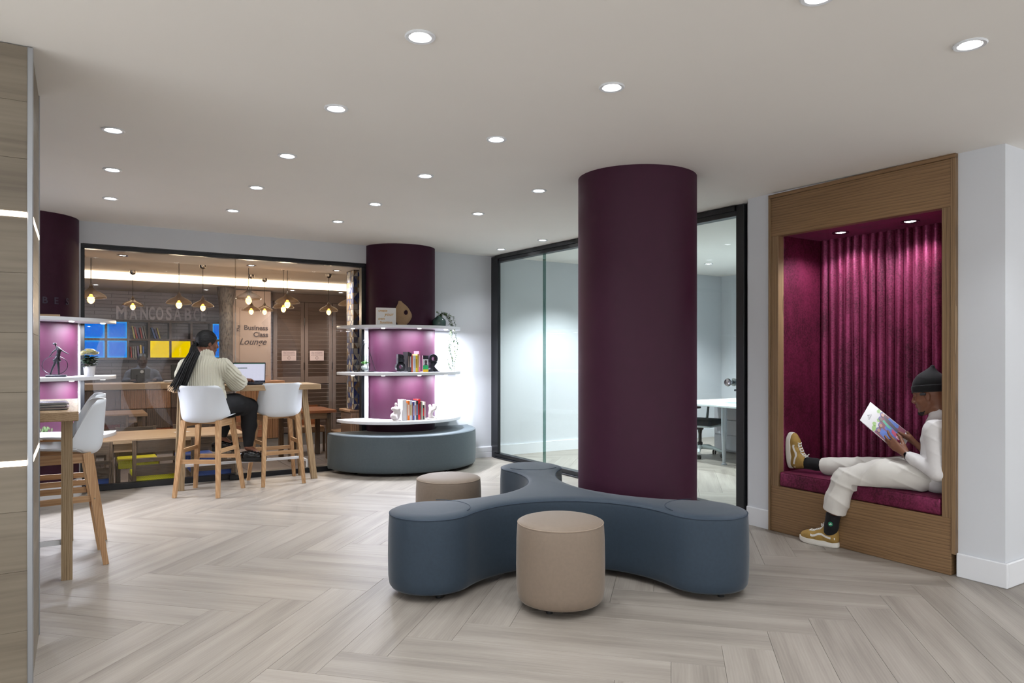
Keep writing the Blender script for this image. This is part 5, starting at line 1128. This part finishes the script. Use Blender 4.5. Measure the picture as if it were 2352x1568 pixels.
sw = SDF((4.48, 2.2, .46), (5.05, 2.56, 1.02), .0045)
sw.cone((4.765, 2.372, .56), (4.765, 2.352, .83), .116, .112, .04, sq=((1, 0, 0), 1.3)); sw.cone((4.61, 2.318, .872), (4.92, 2.322, .872), .066, .066, .05); sw.cone((4.765, 2.36, .88), (4.765, 2.366, .955), .092, .070, .05)
sw.chain([LS, LE], [.066, .056], .03); sw.chain([LE, (4.60, 2.44, .672), (4.609, 2.476, .686)], [.056, .042, .036], .02); sw.chain([RS, RE], [.066, .055], .03); sw.chain([RE, (4.83, 2.445, .69)], [.054, .036], .02)
sw.ell((4.765, 2.43, .57), (.15, .125, .075), .03)
sw.warp(folds(.009, 46)); sw.cut((4.61, 2.478, .687), (.1, 1, .4)) if False else None
sw.cone((4.764, 2.372, 1.0), (4.76, 2.40, 1.06), .053, .055, .006, 'sub')
world_child('sweatshirt', sw.mesh('sweatshirt', 1), white_cloth, man)
# trousers
tr_ = SDF((4.38, 2.2, .16), (5.05, 3.3, .72), .005)
tr_.ell((4.765, 2.43, .56), (.165, .135, .098), .03); tr_.chain([LH, (4.59, 2.66, .555), LK], [.096, .094, .080], .03); tr_.chain([LK, (4.50, 2.92, .34), (4.499, 2.955, .20)], [.080, .082, .080], .02)
tr_.chain([RH, (4.84, 2.66, .56), RK], [.095, .088, .078], .03); tr_.chain([RK, (4.73, 3.12, .525), (4.70, 3.25, .52)], [.074, .066, .062], .02)
tr_.warp(folds(.010, 36, 2)); tr_.cut((4.5, 2.95, .262), (0, .34, -1)); 
X, Y, Z = np.meshgrid(*tr_.ax, indexing='ij', sparse=True); m_ = np.maximum((Y - 3.165), (.38 - Z)); tr_.F = np.where(Z > .40, np.maximum(tr_.F, (Y - 3.165 - .2 * (Z - .5)).astype(np.float32)), tr_.F).astype(np.float32)
X, Y, Z = np.meshgrid(*tr_.ax, indexing='ij', sparse=True); tr_.F = np.maximum(tr_.F, np.where(Y < 2.80, (.4645 - Z), -1).astype(np.float32))
world_child('trousers', tr_.mesh('trousers', 1), white_trouser, man)
# socks
for nm, pts, rs_ in (('sock', [(4.499, 2.948, .238), (4.499, 2.963, .15), LA], [.047, .046, .046]), ('sock', [(4.722, 3.12, .527), (4.70, 3.22, .53), RA], [.040, .045, .046])):
    q = SDF(np.min(pts, 0) - .06, np.max(pts, 0) + .06, .004); q.chain(pts, rs_, .01); q.cut(pts[0], np.array(pts[0]) - np.array(pts[1])); so = world_child('sock', q.mesh('sock', 1), black_cloth, man)
    if pts[0][2] < .3:
        em = MB().lathe([(.0155, 0), (.015, .0015), (.001, .002)], 24); n0 = len(em.v); dv = Vector((-.93, -.36, 0)).normalized(); c0 = Vector((4.499, 2.958, .172)) + dv * .0470
        rt = dv.to_track_quat('Z', 'Y').to_matrix(); em.v = [tuple(c0 + rt @ Vector(v_)) for v_ in em.v]
        o_ = obj('sock_emblem', em, plain('emblem_green', S(28, 130, 92), .6), so); w2 = MB()
        for k_ in range(3): w2.ball((.004 * (k_ - 1), .003 * ((k_ * 2) % 3 - 1), .0016), .0045, 8, sc=(1, .8, .3))
        w2.v = [tuple(c0 + rt @ Vector(v_)) for v_ in w2.v]; obj('sock_emblem_mark', w2, plain('emblem_white', S(214, 226, 220), .6), so)
# sneakers
def sneaker(parent, loc, rot, upper_m, sole_m, high=True, stripe=True, lace_m=None, sole_h=.036, mirror=1):
    u = SDF((-.07, -.10, -.01), (.07, .23, .19), .004)
    u.chain([(0, -.032, .060), (0, .06, .058), (0, .125, .052), (0, .165, .046)], [.036, .037, .036, .031], .03)
    if high: u.chain([(0, -.03, .06), (0, -.022, .10), (0, -.018, .125)], [.040, .040, .043], .03); u.chain([(0, -.01, .105), (0, .05, .078)], [.036, .030], .03)
    else: u.chain([(0, -.03, .06), (0, -.02, .085)], [.044, .044], .03); u.chain([(0, 0, .08), (0, .06, .062)], [.038, .036], .03)
    top = .128 if high else .088; u.cone((0, -.016, top - .015), (0, -.014, top + .08), .034, .034, .006, 'sub'); u.cut((0, 0, sole_h - .01), (0, 0, -1)); u.cut((0, -.02, top + .012), (0, -.18, 1))
    up = obj('shoe', u.mesh('shoe', 1), upper_m, parent, loc, rot)
    ol = []
    for i in range(48):
        a = 2 * math.pi * i / 48; y = .062 + .138 * math.sin(a); wd = .043 + .006 * math.sin((y + .07) * 10); ol.append((wd * math.copysign(abs(math.cos(a)) ** .62, math.cos(a)) * (1 if y < .15 else .97), y - .0))
    n = len(ol); rs = [[(x * q, .062 + (y - .062) * q, z + (.012 * max(0, (y - .14) / .06) ** 2 if k_ < 9 else 0)) for x, y in ol] for k_, (q, z) in enumerate(((.95, 0), (1.0, .004), (1.01, sole_h * .5), (1.0, sole_h - .002), (.93, sole_h)))]
    obj('sole', MB().rings(rs), sole_m, up)
    from mathutils.bvhtree import BVHTree
    bv = BVHTree.FromPolygons([v_.co for v_ in up.data.vertices], [list(p_.vertices) for p_ in up.data.polygons])
    def side(e, y, z):
        h_ = bv.ray_cast(Vector((e * .2, y, z)), Vector((-e, 0, 0))); return abs(h_[0].x) if h_[0] is not None else .03
    def top_z(x, y):
        h_ = bv.ray_cast(Vector((x, y, .3)), Vector((0, 0, -1))); return h_[0].z if h_[0] is not None else .06
    if stripe:
        for e in (-1, 1):
            p2 = [(-.062, .066), (-.03, .068), (.0, .074), (.028, .084), (.05, .082), (.075, .068), (.095, .062), (.108, .066)]; m = MB(); rr = []
            for y, z in p2: rr.append([(e * (side(e, y, z - .0075) + .0018), y, z - .0075), (e * (side(e, y, z) + .0022), y, z), (e * (side(e, y, z + .0075) + .0018), y, z + .0075), (e * (side(e, y, z) - .006), y, z)])
            obj('side_stripe', m.rings(rr), plain('stripe_white', S(226, 222, 216), .6) if 'stripe_white' not in MATS else MATS['stripe_white'], up)
    if lace_m:
        m = MB(); nl = 6 if high else 4
        for k_ in range(nl):
            t = k_ / (nl - 1); y = .115 - .095 * t; z = (.082 + .052 * t) if high else (.083 + .016 * t)
            
            for e in (-1, 1): m.tube([(e * x_, y + dy_, top_z(e * x_, y + dy_) + .0028) for x_, dy_ in ((-.024, -.004), (-.012, 0), (0, .002), (.012, .004), (.024, .008))], .0033, 6)
        y = .026; z = top_z(0, y) + .004
        for e in (-1, 1): m.tube([(0, y, z), (e * .02, y + .012, z + .008), (e * .034, y + .004, z - .006), (e * .016, y + .004, z)], .0028, 6)
        obj('laces', m, lace_m, up)
    return up
lace_w = plain('lace_white', S(232, 230, 226), .7); sole_w = plain('sole_white', S(226, 222, 214), .6)
mo = Vector(man.location)
sneaker(man, tuple(Vector((4.506, 2.994, .001)) - mo), (0, 0, R(10.5)), mustard, sole_w, lace_m=lace_w)
sneaker(man, tuple(Vector((4.662, 3.424, .556)) - mo), (R(88), 0, R(4)), mustard, sole_w, lace_m=lace_w)
# watch
wt = MB().tube([tuple(vec(*LW) + vec(math.cos(a) * .029, .3 * math.sin(a) * -.026, math.sin(a) * .026 + .0)) for a in np.linspace(0, 2 * math.pi, 25)[:-1]], .0065, 8, closed=True)
wt_o = world_child('watch', wt, black_plastic, man); obj('watch_face', MB().ball((LW[0] - .027, LW[1] + .002, LW[2] + .006), .016, 12, sc=(.4, 1, 1.1)), plain('watch_glass', S(10, 10, 14), .1), wt_o)

# ---------------------------------------------------------------- magazine in his hands
A_, B_, D_ = Vector((4.80, 2.859, 1.015)), Vector((4.66, 2.852, .892)), Vector((4.80, 2.604, .83)); ex = (B_ - A_).normalized(); ey = (D_ - A_).normalized(); ny = ex.cross(ey).normalized()
if ny.x > 0: ny = -ny
WM, LM = .186, .315
mg = thing('magazine', 'open colour magazine held by the man in the nook', 'magazine', tuple(A_)); Rm = Matrix((ex, ey, ny)).transposed()
def mpl(poly, e0, e1):
    m = MB(); n = len(poly); v = [tuple(Rm @ Vector((x * WM, y * LM, e))) for e in (e0, e1) for x, y in poly]
    return m.add(v, [tuple(range(n)), tuple(range(n, 2 * n))] + [(i, (i + 1) % n, n + (i + 1) % n, n + i) for i in range(n)])
sq_ = [(0, 0), (1, 0), (1, 1), (0, 1)]
obj('cover', mpl(sq_, 0, .0012), plain('cover_white', S(206, 202, 204), .35), mg, smooth=0); obj('pages', mpl([(.02, .06), (.98, .06), (.98, 1.11), (.02, 1.11)], -.010, -.0005), plain('page_white', S(226, 224, 228), .6), mg, smooth=0)
# the back half, folded away from the reader's left hand
bk2 = MB(); e2 = (ex * -.35 + ny * -.94).normalized(); v = []
for off in (0, .0015):
    for s_, t_ in sq_: v.append(tuple(Vector((0, 0, 0)) + e2 * (s_ * WM * .9) + ey * (t_ * LM) - ex * off - ny * .010))
obj('back_cover', bk2.add(v, [(0, 1, 2, 3), (7, 6, 5, 4), (0, 1, 5, 4), (1, 2, 6, 5), (2, 3, 7, 6), (3, 0, 4, 7)]), MATS['page_white'], mg, smooth=0)
def pr(name, col, poly, e): obj('print', mpl(poly, .0012 + e * .0003, .0014 + e * .0003), MATS[name] if name in MATS else plain(name, col, .35, var=.15, vscale=60), mg, smooth=0)
def blob(cx, cy, rx, ry, n=14, jag=0, sd=1):
    q = random.Random(sd); return [(cx + rx * math.cos(2 * math.pi * i / n) * (1 + jag * q.uniform(-1, 1)), cy + ry * math.sin(2 * math.pi * i / n) * (1 + jag * q.uniform(-1, 1))) for i in range(n)]
pr('print_maroon', S(112, 24, 60), [(.02, .42), (.3, .34), (.62, .44), (.98, .40), (.995, .995), (.005, .995)], 0)
for i, (x, y, a, c_) in enumerate(((.86, .36, .12, .05), (.70, .32, .10, .05), (.10, .27, .08, .05), (.42, .36, .10, .04))): pr('print_green', S(136, 176, 84), blob(x, y, a, c_, 14, .25, i), 1)
for i, poly in enumerate(([(.62, .50), (.88, .52), (.97, .80), (.80, .995), (.60, .9)], [(.30, .55), (.55, .56), (.66, .80), (.52, .995), (.30, .92)], [(.02, .55), (.16, .52), (.24, .7), (.15, .82), (.02, .8)])): pr('print_blue', S(52, 92, 178), poly, 1)
pr('print_teal', S(60, 160, 130), [(.26, .46), (.36, .44), (.44, .62), (.38, .74)], 2); pr('print_dark', S(42, 26, 52), [(.08, .42), (.20, .44), (.34, .80), (.26, .95), (.16, .7)], 2); pr('print_red', S(178, 34, 84), [(.34, .70), (.50, .74), (.60, .95), (.42, .98)], 2)
for i, (x, y) in enumerate(((.80, .47), (.56, .46), (.33, .40), (.12, .385))):
    pr('print_cap', S(88, 70, 150), blob(x, y - .03, .10, .035, 12), 3); pr('print_face_%d' % i, [S(150, 110, 96), S(160, 112, 88), S(110, 84, 80), S(186, 140, 124)][i], blob(x, y, .072, .042, 14), 4)
    pr('print_hair', S(40, 28, 34), blob(x + .06, y + .005, .03, .04, 10), 3)
for i in range(3): pr('print_letter', S(232, 226, 230), [(.42 + i * .05, .86), (.44 + i * .05, .86), (.44 + i * .05, .95), (.42 + i * .05, .95)], 5)
for i, (x0, x1, y) in enumerate(((.48, .68, .13), (.42, .72, .155), (.46, .70, .172))): pr('print_logo', S(70, 64, 70), [(x0, y), (x1, y), (x1, y + .008), (x0, y + .008)], 1)
pr('print_logo', S(70, 64, 70), blob(.58, .108, .035, .014, 10), 1)
# ---------------------------------------------------------------- the woman on the stool (local frame: +Y is where she faces)
wo_ = thing('person', 'woman with long braids in cream ribbed cardigan working at the laptop', 'person', (1.094, 7.367, .757), R(-32)); ZB = .757
def loc_child(name, me, mat, parent=None, **kw): return obj(name, me, mat, parent or wo_, (0, 0, -ZB) if parent is None else (0, 0, 0), **kw)
WC = (-.035, .055, 1.462); wf = (.66, .74, -.10); wu = (.06, .08, .99)
b = SDF((-.42, -.22, .33), (.42, .62, 1.60), .005)
atw, wrot = head(b, WC, wf, wu, .97)
b.cone(atw(0, -.035, -.06), (-.03, .02, 1.30), .048, .056, .025); b.cone((0, -.01, .86), (-.045, .01, 1.22), .12, .12, .04, sq=((1, 0, 0), 1.2))
rS, rE, rW = (.135, .04, 1.24), (.215, .15, 1.075), (.195, .37, 1.080); lS, lE, lW = (-.225, .03, 1.235), (-.265, .16, 1.08), (.02, .40, 1.080)
b.chain([rS, rE, rW], [.045, .038, .024], .02); b.chain([lS, lE, lW], [.045, .038, .024], .02)
hand(b, rW, [(.195, .435, 1.092), (.213, .437, 1.094), (.230, .432, 1.092), (.245, .422, 1.088)], [(.20, .505, 1.068), (.222, .508, 1.068), (.246, .500, 1.068), (.268, .480, 1.068)], [(.18, .40, 1.078), (.168, .44, 1.072), (.172, .468, 1.067)], (0, .002, .014))
hand(b, lW, [(.07, .445, 1.092), (.085, .437, 1.093), (.095, .424, 1.090), (.10, .41, 1.086)], [(.118, .495, 1.068), (.14, .48, 1.068), (.15, .462, 1.068), (.15, .44, 1.068)], [(.05, .425, 1.078), (.06, .465, 1.072), (.08, .488, 1.067)], (0, .002, .012))
rH, rK, rA = (.095, .04, .85), (.255, .37, .815), (.250, .375, .40); lH, lK, lA = (-.09, .05, .85), (.055, .42, .82), (-.02, .36, .50)
b.chain([rH, rK, rA], [.08, .055, .036], .02); b.chain([lH, lK, lA], [.08, .055, .036], .02); b.ell((0, .02, .86), (.16, .13, .09), .04); b.cone(rA, (.32, .41, .33), .034, .03, .02); b.cone(lA, (.06, .39, .42), .034, .03, .02)
loc_child('body', b.mesh('body', 1), skin_f)
# trousers
t = SDF((-.25, -.2, .36), (.42, .58, .98), .006)
t.ell((0, .0, .845), (.195, .165, .085), .03); t.chain([rH, (.18, .2, .850), rK], [.108, .110, .090], .03); t.chain([rK, (.254, .385, .62), (.250, .378, .43)], [.086, .076, .050], .02); t.chain([lH, (-.02, .22, .85), lK], [.096, .094, .076], .03); t.chain([lK, (.02, .40, .68), (-.012, .365, .53)], [.074, .064, .048], .02)
t.warp(folds(.003, 50)); t.cut((0, 0, .762), (0, -.05, -1)) if False else None
t.F = np.maximum(t.F, np.where(np.meshgrid(*t.ax, indexing='ij', sparse=True)[1] < .20, .7705 - np.meshgrid(*t.ax, indexing='ij', sparse=True)[2], -1).astype(np.float32))
loc_child('trousers', t.mesh('trousers', 1), plain('black_denim', S(16, 17, 22), .8, bump=.2, bscale=200))
# cardigan with ribs
def rib_mat(name, col, ax_scale):
    m, nt, p = base(name); p.inputs['Roughness'].default_value = .85; p.inputs['Sheen Weight'].default_value = .3
    p.inputs['Base Color'].default_value = col
    return m
cream = rib_mat('cream_knit', S(206, 202, 184), 1)
s = SDF((-.42, -.24, .86), (.36, .46, 1.42), .0045)
s.cone((-.01, -.03, .95), (-.05, 0, 1.19), .15, .142, .05, sq=((1, 0, 0), 1.2)); s.cone((-.2, .02, 1.215), (.12, .035, 1.22), .085, .085, .05); s.cone((-.04, .01, 1.27), (-.03, .02, 1.345), .10, .072, .04)
s.cone((-.12, -.03, .93), (.05, -.03, .93), .12, .115, .04)
s.chain([rS, (.19, .09, 1.15), rE, (.208, .24, 1.075), (.20, .31, 1.08)], [.078, .080, .080, .072, .050], .03); s.chain([lS, (-.27, .09, 1.15), lE, (-.13, .28, 1.08), (-.04, .36, 1.08)], [.082, .088, .088, .074, .052], .03)
X, Y, Z = np.meshgrid(*s.ax, indexing='ij', sparse=True)
arm = (X > .115 + .25 * (1.24 - Z).clip(0, 1) * 0) & (Y > -.02)
rib_t = np.sin(2 * np.pi * (X + .10 * (Z - 1.1)) / .021); rib_s = np.sin(2 * np.pi * (X * .80 + Z * .6 + .0 * Y) / .022)
g = np.where(arm, rib_s, rib_t) * .0042 - .010 * np.exp(-((Z - .985 - .02 * X) / .010) ** 2) * (X < .13) + .004 * np.sin(40 * Z + 6 * np.sin(9 * X)) * (Z < 1.05) * (X < .15)
mk = np.abs(s.F) < .05; s.F[mk] += np.broadcast_to(g, s.F.shape)[mk].astype(np.float32)
s.cone(atw(0, -.035, -.075), atw(0, -.02, .03), .053, .06, .006, 'sub')
loc_child('cardigan', s.mesh('cardigan', 0), cream)
# hair: cap with rows, tie and braids
hc = SDF((-.17, -.09, 1.33), (.10, .19, 1.60), .004)
hc.ell(atw(0, -.014, .034), (.083, .103, .102), .015, rot=wrot); hc.cut(atw(0, .055, .03), wrot @ vec(0, .80, -.62)); hc.cut(atw(0, -.03, -.055), wrot @ vec(0, .25, -1))
ax_ = wrot @ vec(0, -1, .1); X, Y, Z = np.meshgrid(*hc.ax, indexing='ij', sparse=True); cc = atw(0, 0, .02); px2, py2, pz2 = X - cc[0], Y - cc[1], Z - cc[2]; rr_ = wrot[:, 0]; uu_ = wrot[:, 2]
ang = np.arctan2(px2 * rr_[0] + py2 * rr_[1] + pz2 * rr_[2], px2 * uu_[0] + py2 * uu_[1] + pz2 * uu_[2]); hc.F += (.0022 * np.sin(ang * 34)).astype(np.float32)
hair = loc_child('hair', hc.mesh('hair', 1), hair_m)
G = atw(-.01, -.105, -.02)
hl = [vec(*G), G + vec(-.015, -.03, -.02), vec(-.075, -.125, 1.37), vec(-.108, -.165, 1.27), vec(-.145, -.185, 1.165), vec(-.185, -.195, 1.07)]
br_ = MB(); q = random.Random(2)
for k in range(58):
    a = q.random() * 6.28; r_ = math.sqrt(q.random()); pts = []; ex_ = q.uniform(-.05, .08); sx_ = q.uniform(-.05, .045); wb_ = q.random() * 6
    for i, c_ in enumerate(hl):
        spread = [.016, .020, .046, .05, .05, .052][i]; pts.append(c_ + vec(math.cos(a) * r_ * spread * 1.15 + sx_ * (i / 5) ** 2 * .6, math.sin(a) * r_ * spread * .5, .006 * math.sin(wb_ + i)))
    e = hl[-1] - hl[-2]; pts.append(pts[-1] + e * (.45 + ex_ * 4) + vec(sx_ * .5, q.uniform(-.005, .01), 0))
    fine = []
    for i in range(len(pts) - 1):
        for t_ in (0, .5): fine.append(pts[i] * (1 - t_) + pts[i + 1] * t_)
    fine.append(pts[-1]); n_ = len(fine); br_.tube(fine, [.0052 + .0008 * math.sin(j * 2.6 + k) - (.003 if j > n_ - 3 else 0) for j in range(n_)], 6)
obj('braids', br_, hair_m, hair); obj('hair_tie', MB().tube([tuple(G + wrot @ vec(.021 * math.cos(t_), -.012, .021 * math.sin(t_))) for t_ in np.linspace(0, 6.283, 17)[:-1]], .008, 8, closed=True), black_cloth, hair)
sole_b = plain('black_rubber', S(14, 14, 15), .6); lace_b = plain('black_lace', S(20, 20, 22), .5)
sneaker(wo_, (.235, .352, .255 - ZB), (R(-3), 0, R(-68)), black_shiny, sole_b, high=False, stripe=False, lace_m=lace_b, sole_h=.042)
sneaker(wo_, (-.035, .345, .36 - ZB), (R(-2), 0, R(-62)), black_shiny, sole_b, high=False, stripe=False, lace_m=lace_b, sole_h=.042)

# ---------------------------------------------------------------- the cashier
ca = thing('person', 'person in grey hooded top behind the cafe till', 'person', (1.06, 14.98, CF + .0))
b = SDF((-.36, -.5, .0), (.36, .22, 1.72), .010); ch, _ = head(b, (0, -.03, 1.565), (0, -1, -.18), (0, -.18, 1), 1.08, .025)
b.cone((0, 0, 1.48), (0, .01, 1.36), .055, .06, .03); b.cone((0, 0, .95), (0, 0, 1.30), .14, .15, .05, sq=((1, 0, 0), 1.3)); b.chain([(.11, 0, .95), (.11, 0, .5), (.11, 0, .06)], [.09, .065, .05], .03); b.chain([(-.11, 0, .95), (-.11, 0, .5), (-.11, 0, .06)], [.09, .065, .05], .03)
for e in (-1, 1):
    b.chain([(e * .21, 0, 1.30), (e * .27, -.05, 1.17), (e * .18, -.28, 1.205)], [.05, .042, .03], .03)
    for j in range(4): b.cone((e * .18 - .03 + j * .02, -.30, 1.205), (e * .17 - .03 + j * .02, -.38, 1.195), .013, .010, .006)
    b.cone((e * .15, -.28, 1.205), (e * .115, -.33, 1.20), .013, .010, .006)
obj('body', b.mesh('body', 1), skin_d, ca)
g = SDF((-.38, -.34, .80), (.38, .24, 1.55), .009); g.cone((0, 0, .92), (0, 0, 1.28), .165, .165, .05, sq=((1, 0, 0), 1.3)); g.cone((-.17, 0, 1.33), (.17, 0, 1.33), .075, .075, .05); g.cone((0, 0, 1.36), (0, -.005, 1.45), .11, .085, .05)
for e in (-1, 1): g.chain([(e * .22, 0, 1.31), (e * .28, -.05, 1.17), (e * .20, -.24, 1.205)], [.075, .065, .042], .03)
g.warp(folds(.006, 40)); g.cone((0, -.02, 1.44), (0, -.03, 1.6), .066, .08, .01, 'sub')
obj('hooded_top', g.mesh('hooded_top', 1), plain('grey_fleece', S(72, 76, 90), .9), ca)
hh = SDF((-.12, -.17, 1.50), (.12, .12, 1.72), .006); hh.ell((0, -.02, 1.595), (.085, .108, .11), .01); hh.cut((0, -.10, 1.60), (0, -.75, -.6)); obj('hair', hh.mesh('hair', 1), hair_m, ca)
cl = MB().ball((0, 0, .02), .06, 14, sc=(1.4, .9, .35)).ball((.05, .02, .025), .04, 12, sc=(1.2, 1, .5)); tag(obj('cleaning_cloth', cl, plain('cloth_grey', S(178, 180, 186), .9, bump=.5, bscale=40), None, (1.43, 14.25, .846)), 'crumpled grey cloth on the counter right of the cashier', 'cloth')

# ================================================================== OFFICE BEHIND GLASS
of_white = plain('desk_white', S(214, 224, 226), .4); of_grey = plain('pedestal_grey', S(170, 170, 176), .5)
dk = thing('office_desk', 'white office desk with tapered steel legs behind the glass', 'desk', (7.1, 5.75, 0))
obj('desk_top', MB().bev(-.50, .95, -1.0, .95, .715, .74, .004), of_white, dk)
for x, y in ((-.345, .136), (.85, .85), (-.4, -.9), (.65, -.9)): obj('leg', MB().lathe([(.034, 0), (.034, .012), (.018, .018), (.02, .05), (.032, .35), (.036, .5), (.036, .714)], 18, (x, y, 0)), silver_paint, dk)
pd = thing('pedestal', 'grey drawer pedestal under the office desk', 'cabinet', (7.75, 6.5, 0)); obj('body', MB().bev(-.2, .25, -.28, .25, .03, .70, .004), of_grey, pd)
for z in (.05, .26, .47): obj('drawer', MB().bev(-.215, -.201, -.27, .24, z, z + .2, .003), of_grey, pd)
rp = random.Random(4); pcols2 = [S(206, 216, 214), S(120, 170, 180), S(190, 180, 170), S(170, 186, 190), S(220, 220, 214), S(150, 140, 136)]
for i in range(9):
    x, y = 6.85 + (i % 3) * .22 + rp.uniform(-.03, .03), 5.55 + (i // 3) * .22 + rp.uniform(-.03, .03)
    o = obj('brochure', MB().bev(-.075, .075, -.105, .105, 0, .004, .0008), plain('brochure_%d' % i, pcols2[i % 6], .4, var=.35, vscale=25), None, (x, y, .7405), (0, 0, R(rp.uniform(-25, 25)))); tag(o, 'brochure in the %s row, %s, spread on the office desk' % (['near', 'middle', 'far'][i // 3], ['left', 'middle', 'right'][i % 3]), 'brochure', 'brochures on the office desk')
oc = thing('office_chair', 'dark office chair with grey base behind the glass', 'office chair', (7.05, 6.55, 0), R(200)); og = plain('chair_grey', S(132, 142, 146), .45); mesh_f = plain('chair_seat_fabric', S(44, 48, 54), .8)
obj('seat', MB().bev(-.24, .24, -.23, .25, .43, .50, .03, seg=3), mesh_f, oc); obj('seat_pan', MB().bev(-.22, .22, -.2, .23, .405, .43, .01), of_white, oc)
rs = [[(x * (1 - .25 * ((z - .75) / .4) ** 2), -.25 - .06 * math.sin((z - .5) * 2.2) + .10 * (x / .22) ** 2, z) for x in np.linspace(-.22, .22, 9)] for z in np.linspace(.56, 1.12, 12)]
bmx = bmesh.new(); vv = [[bmx.verts.new(p) for p in r] for r in rs]
for a, c_ in zip(vv, vv[1:]):
    for i in range(8): bmx.faces.new((a[i], a[i + 1], c_[i + 1], c_[i]))
bmesh.ops.solidify(bmx, geom=list(bmx.faces), thickness=.02); obj('backrest', MB().bm(bmx), og, oc, smooth=60)
obj('back_stem', MB().tube([(0, -.1, .41), (0, -.26, .44), (0, -.31, .6), (0, -.29, .8)], .022, 10), og, oc)
for e in (-1, 1):
    ar = obj('armrest', MB().tube([(e * .24, -.02, .44), (e * .29, -.02, .5), (e * .285, -.0, .66)], [.02, .018, .016], 10), og, oc); obj('arm_pad', MB().bev(e * .285 - .045, e * .285 + .045, -.11, .12, .66, .685, .01, seg=2), mesh_f, ar)
obj('gas_lift', MB().lathe([(.05, .40), (.045, .36), (.03, .35), (.022, .3), (.022, .2), (.034, .19), (.034, .10)], 16), black_plastic, oc)
for k in range(5):
    a = R(72 * k + 20); dx, dy = math.cos(a), math.sin(a)
    obj('base_arm', MB().tube([(.03 * dx, .03 * dy, .13), (.18 * dx, .18 * dy, .125), (.30 * dx, .30 * dy, .085)], [.030, .024, .016], 8), of_white, oc)
    cw_ = MB()
    for s_ in (-1, 1): n0 = len(cw_.v); cw_.lathe([(.004, -.009), (.028, -.009), (.03, 0), (.028, .009), (.004, .009)], 16); cw_.v[n0:] = [tuple(Matrix.Rotation(a + .5, 3, 'Z') @ (Matrix.Rotation(R(90), 3, 'X') @ Vector(v_) + Vector((0, s_ * .014, 0))) + Vector((.30 * dx, .30 * dy, .031))) for v_ in cw_.v[n0:]]
    obj('caster', cw_, black_plastic, oc)
oc2 = dup(oc, (8.72, 6.86, 0), R(120), 'taller office chair beyond the desk with its arm showing'); oc2.scale = (1.2, 1.2, 1.22)
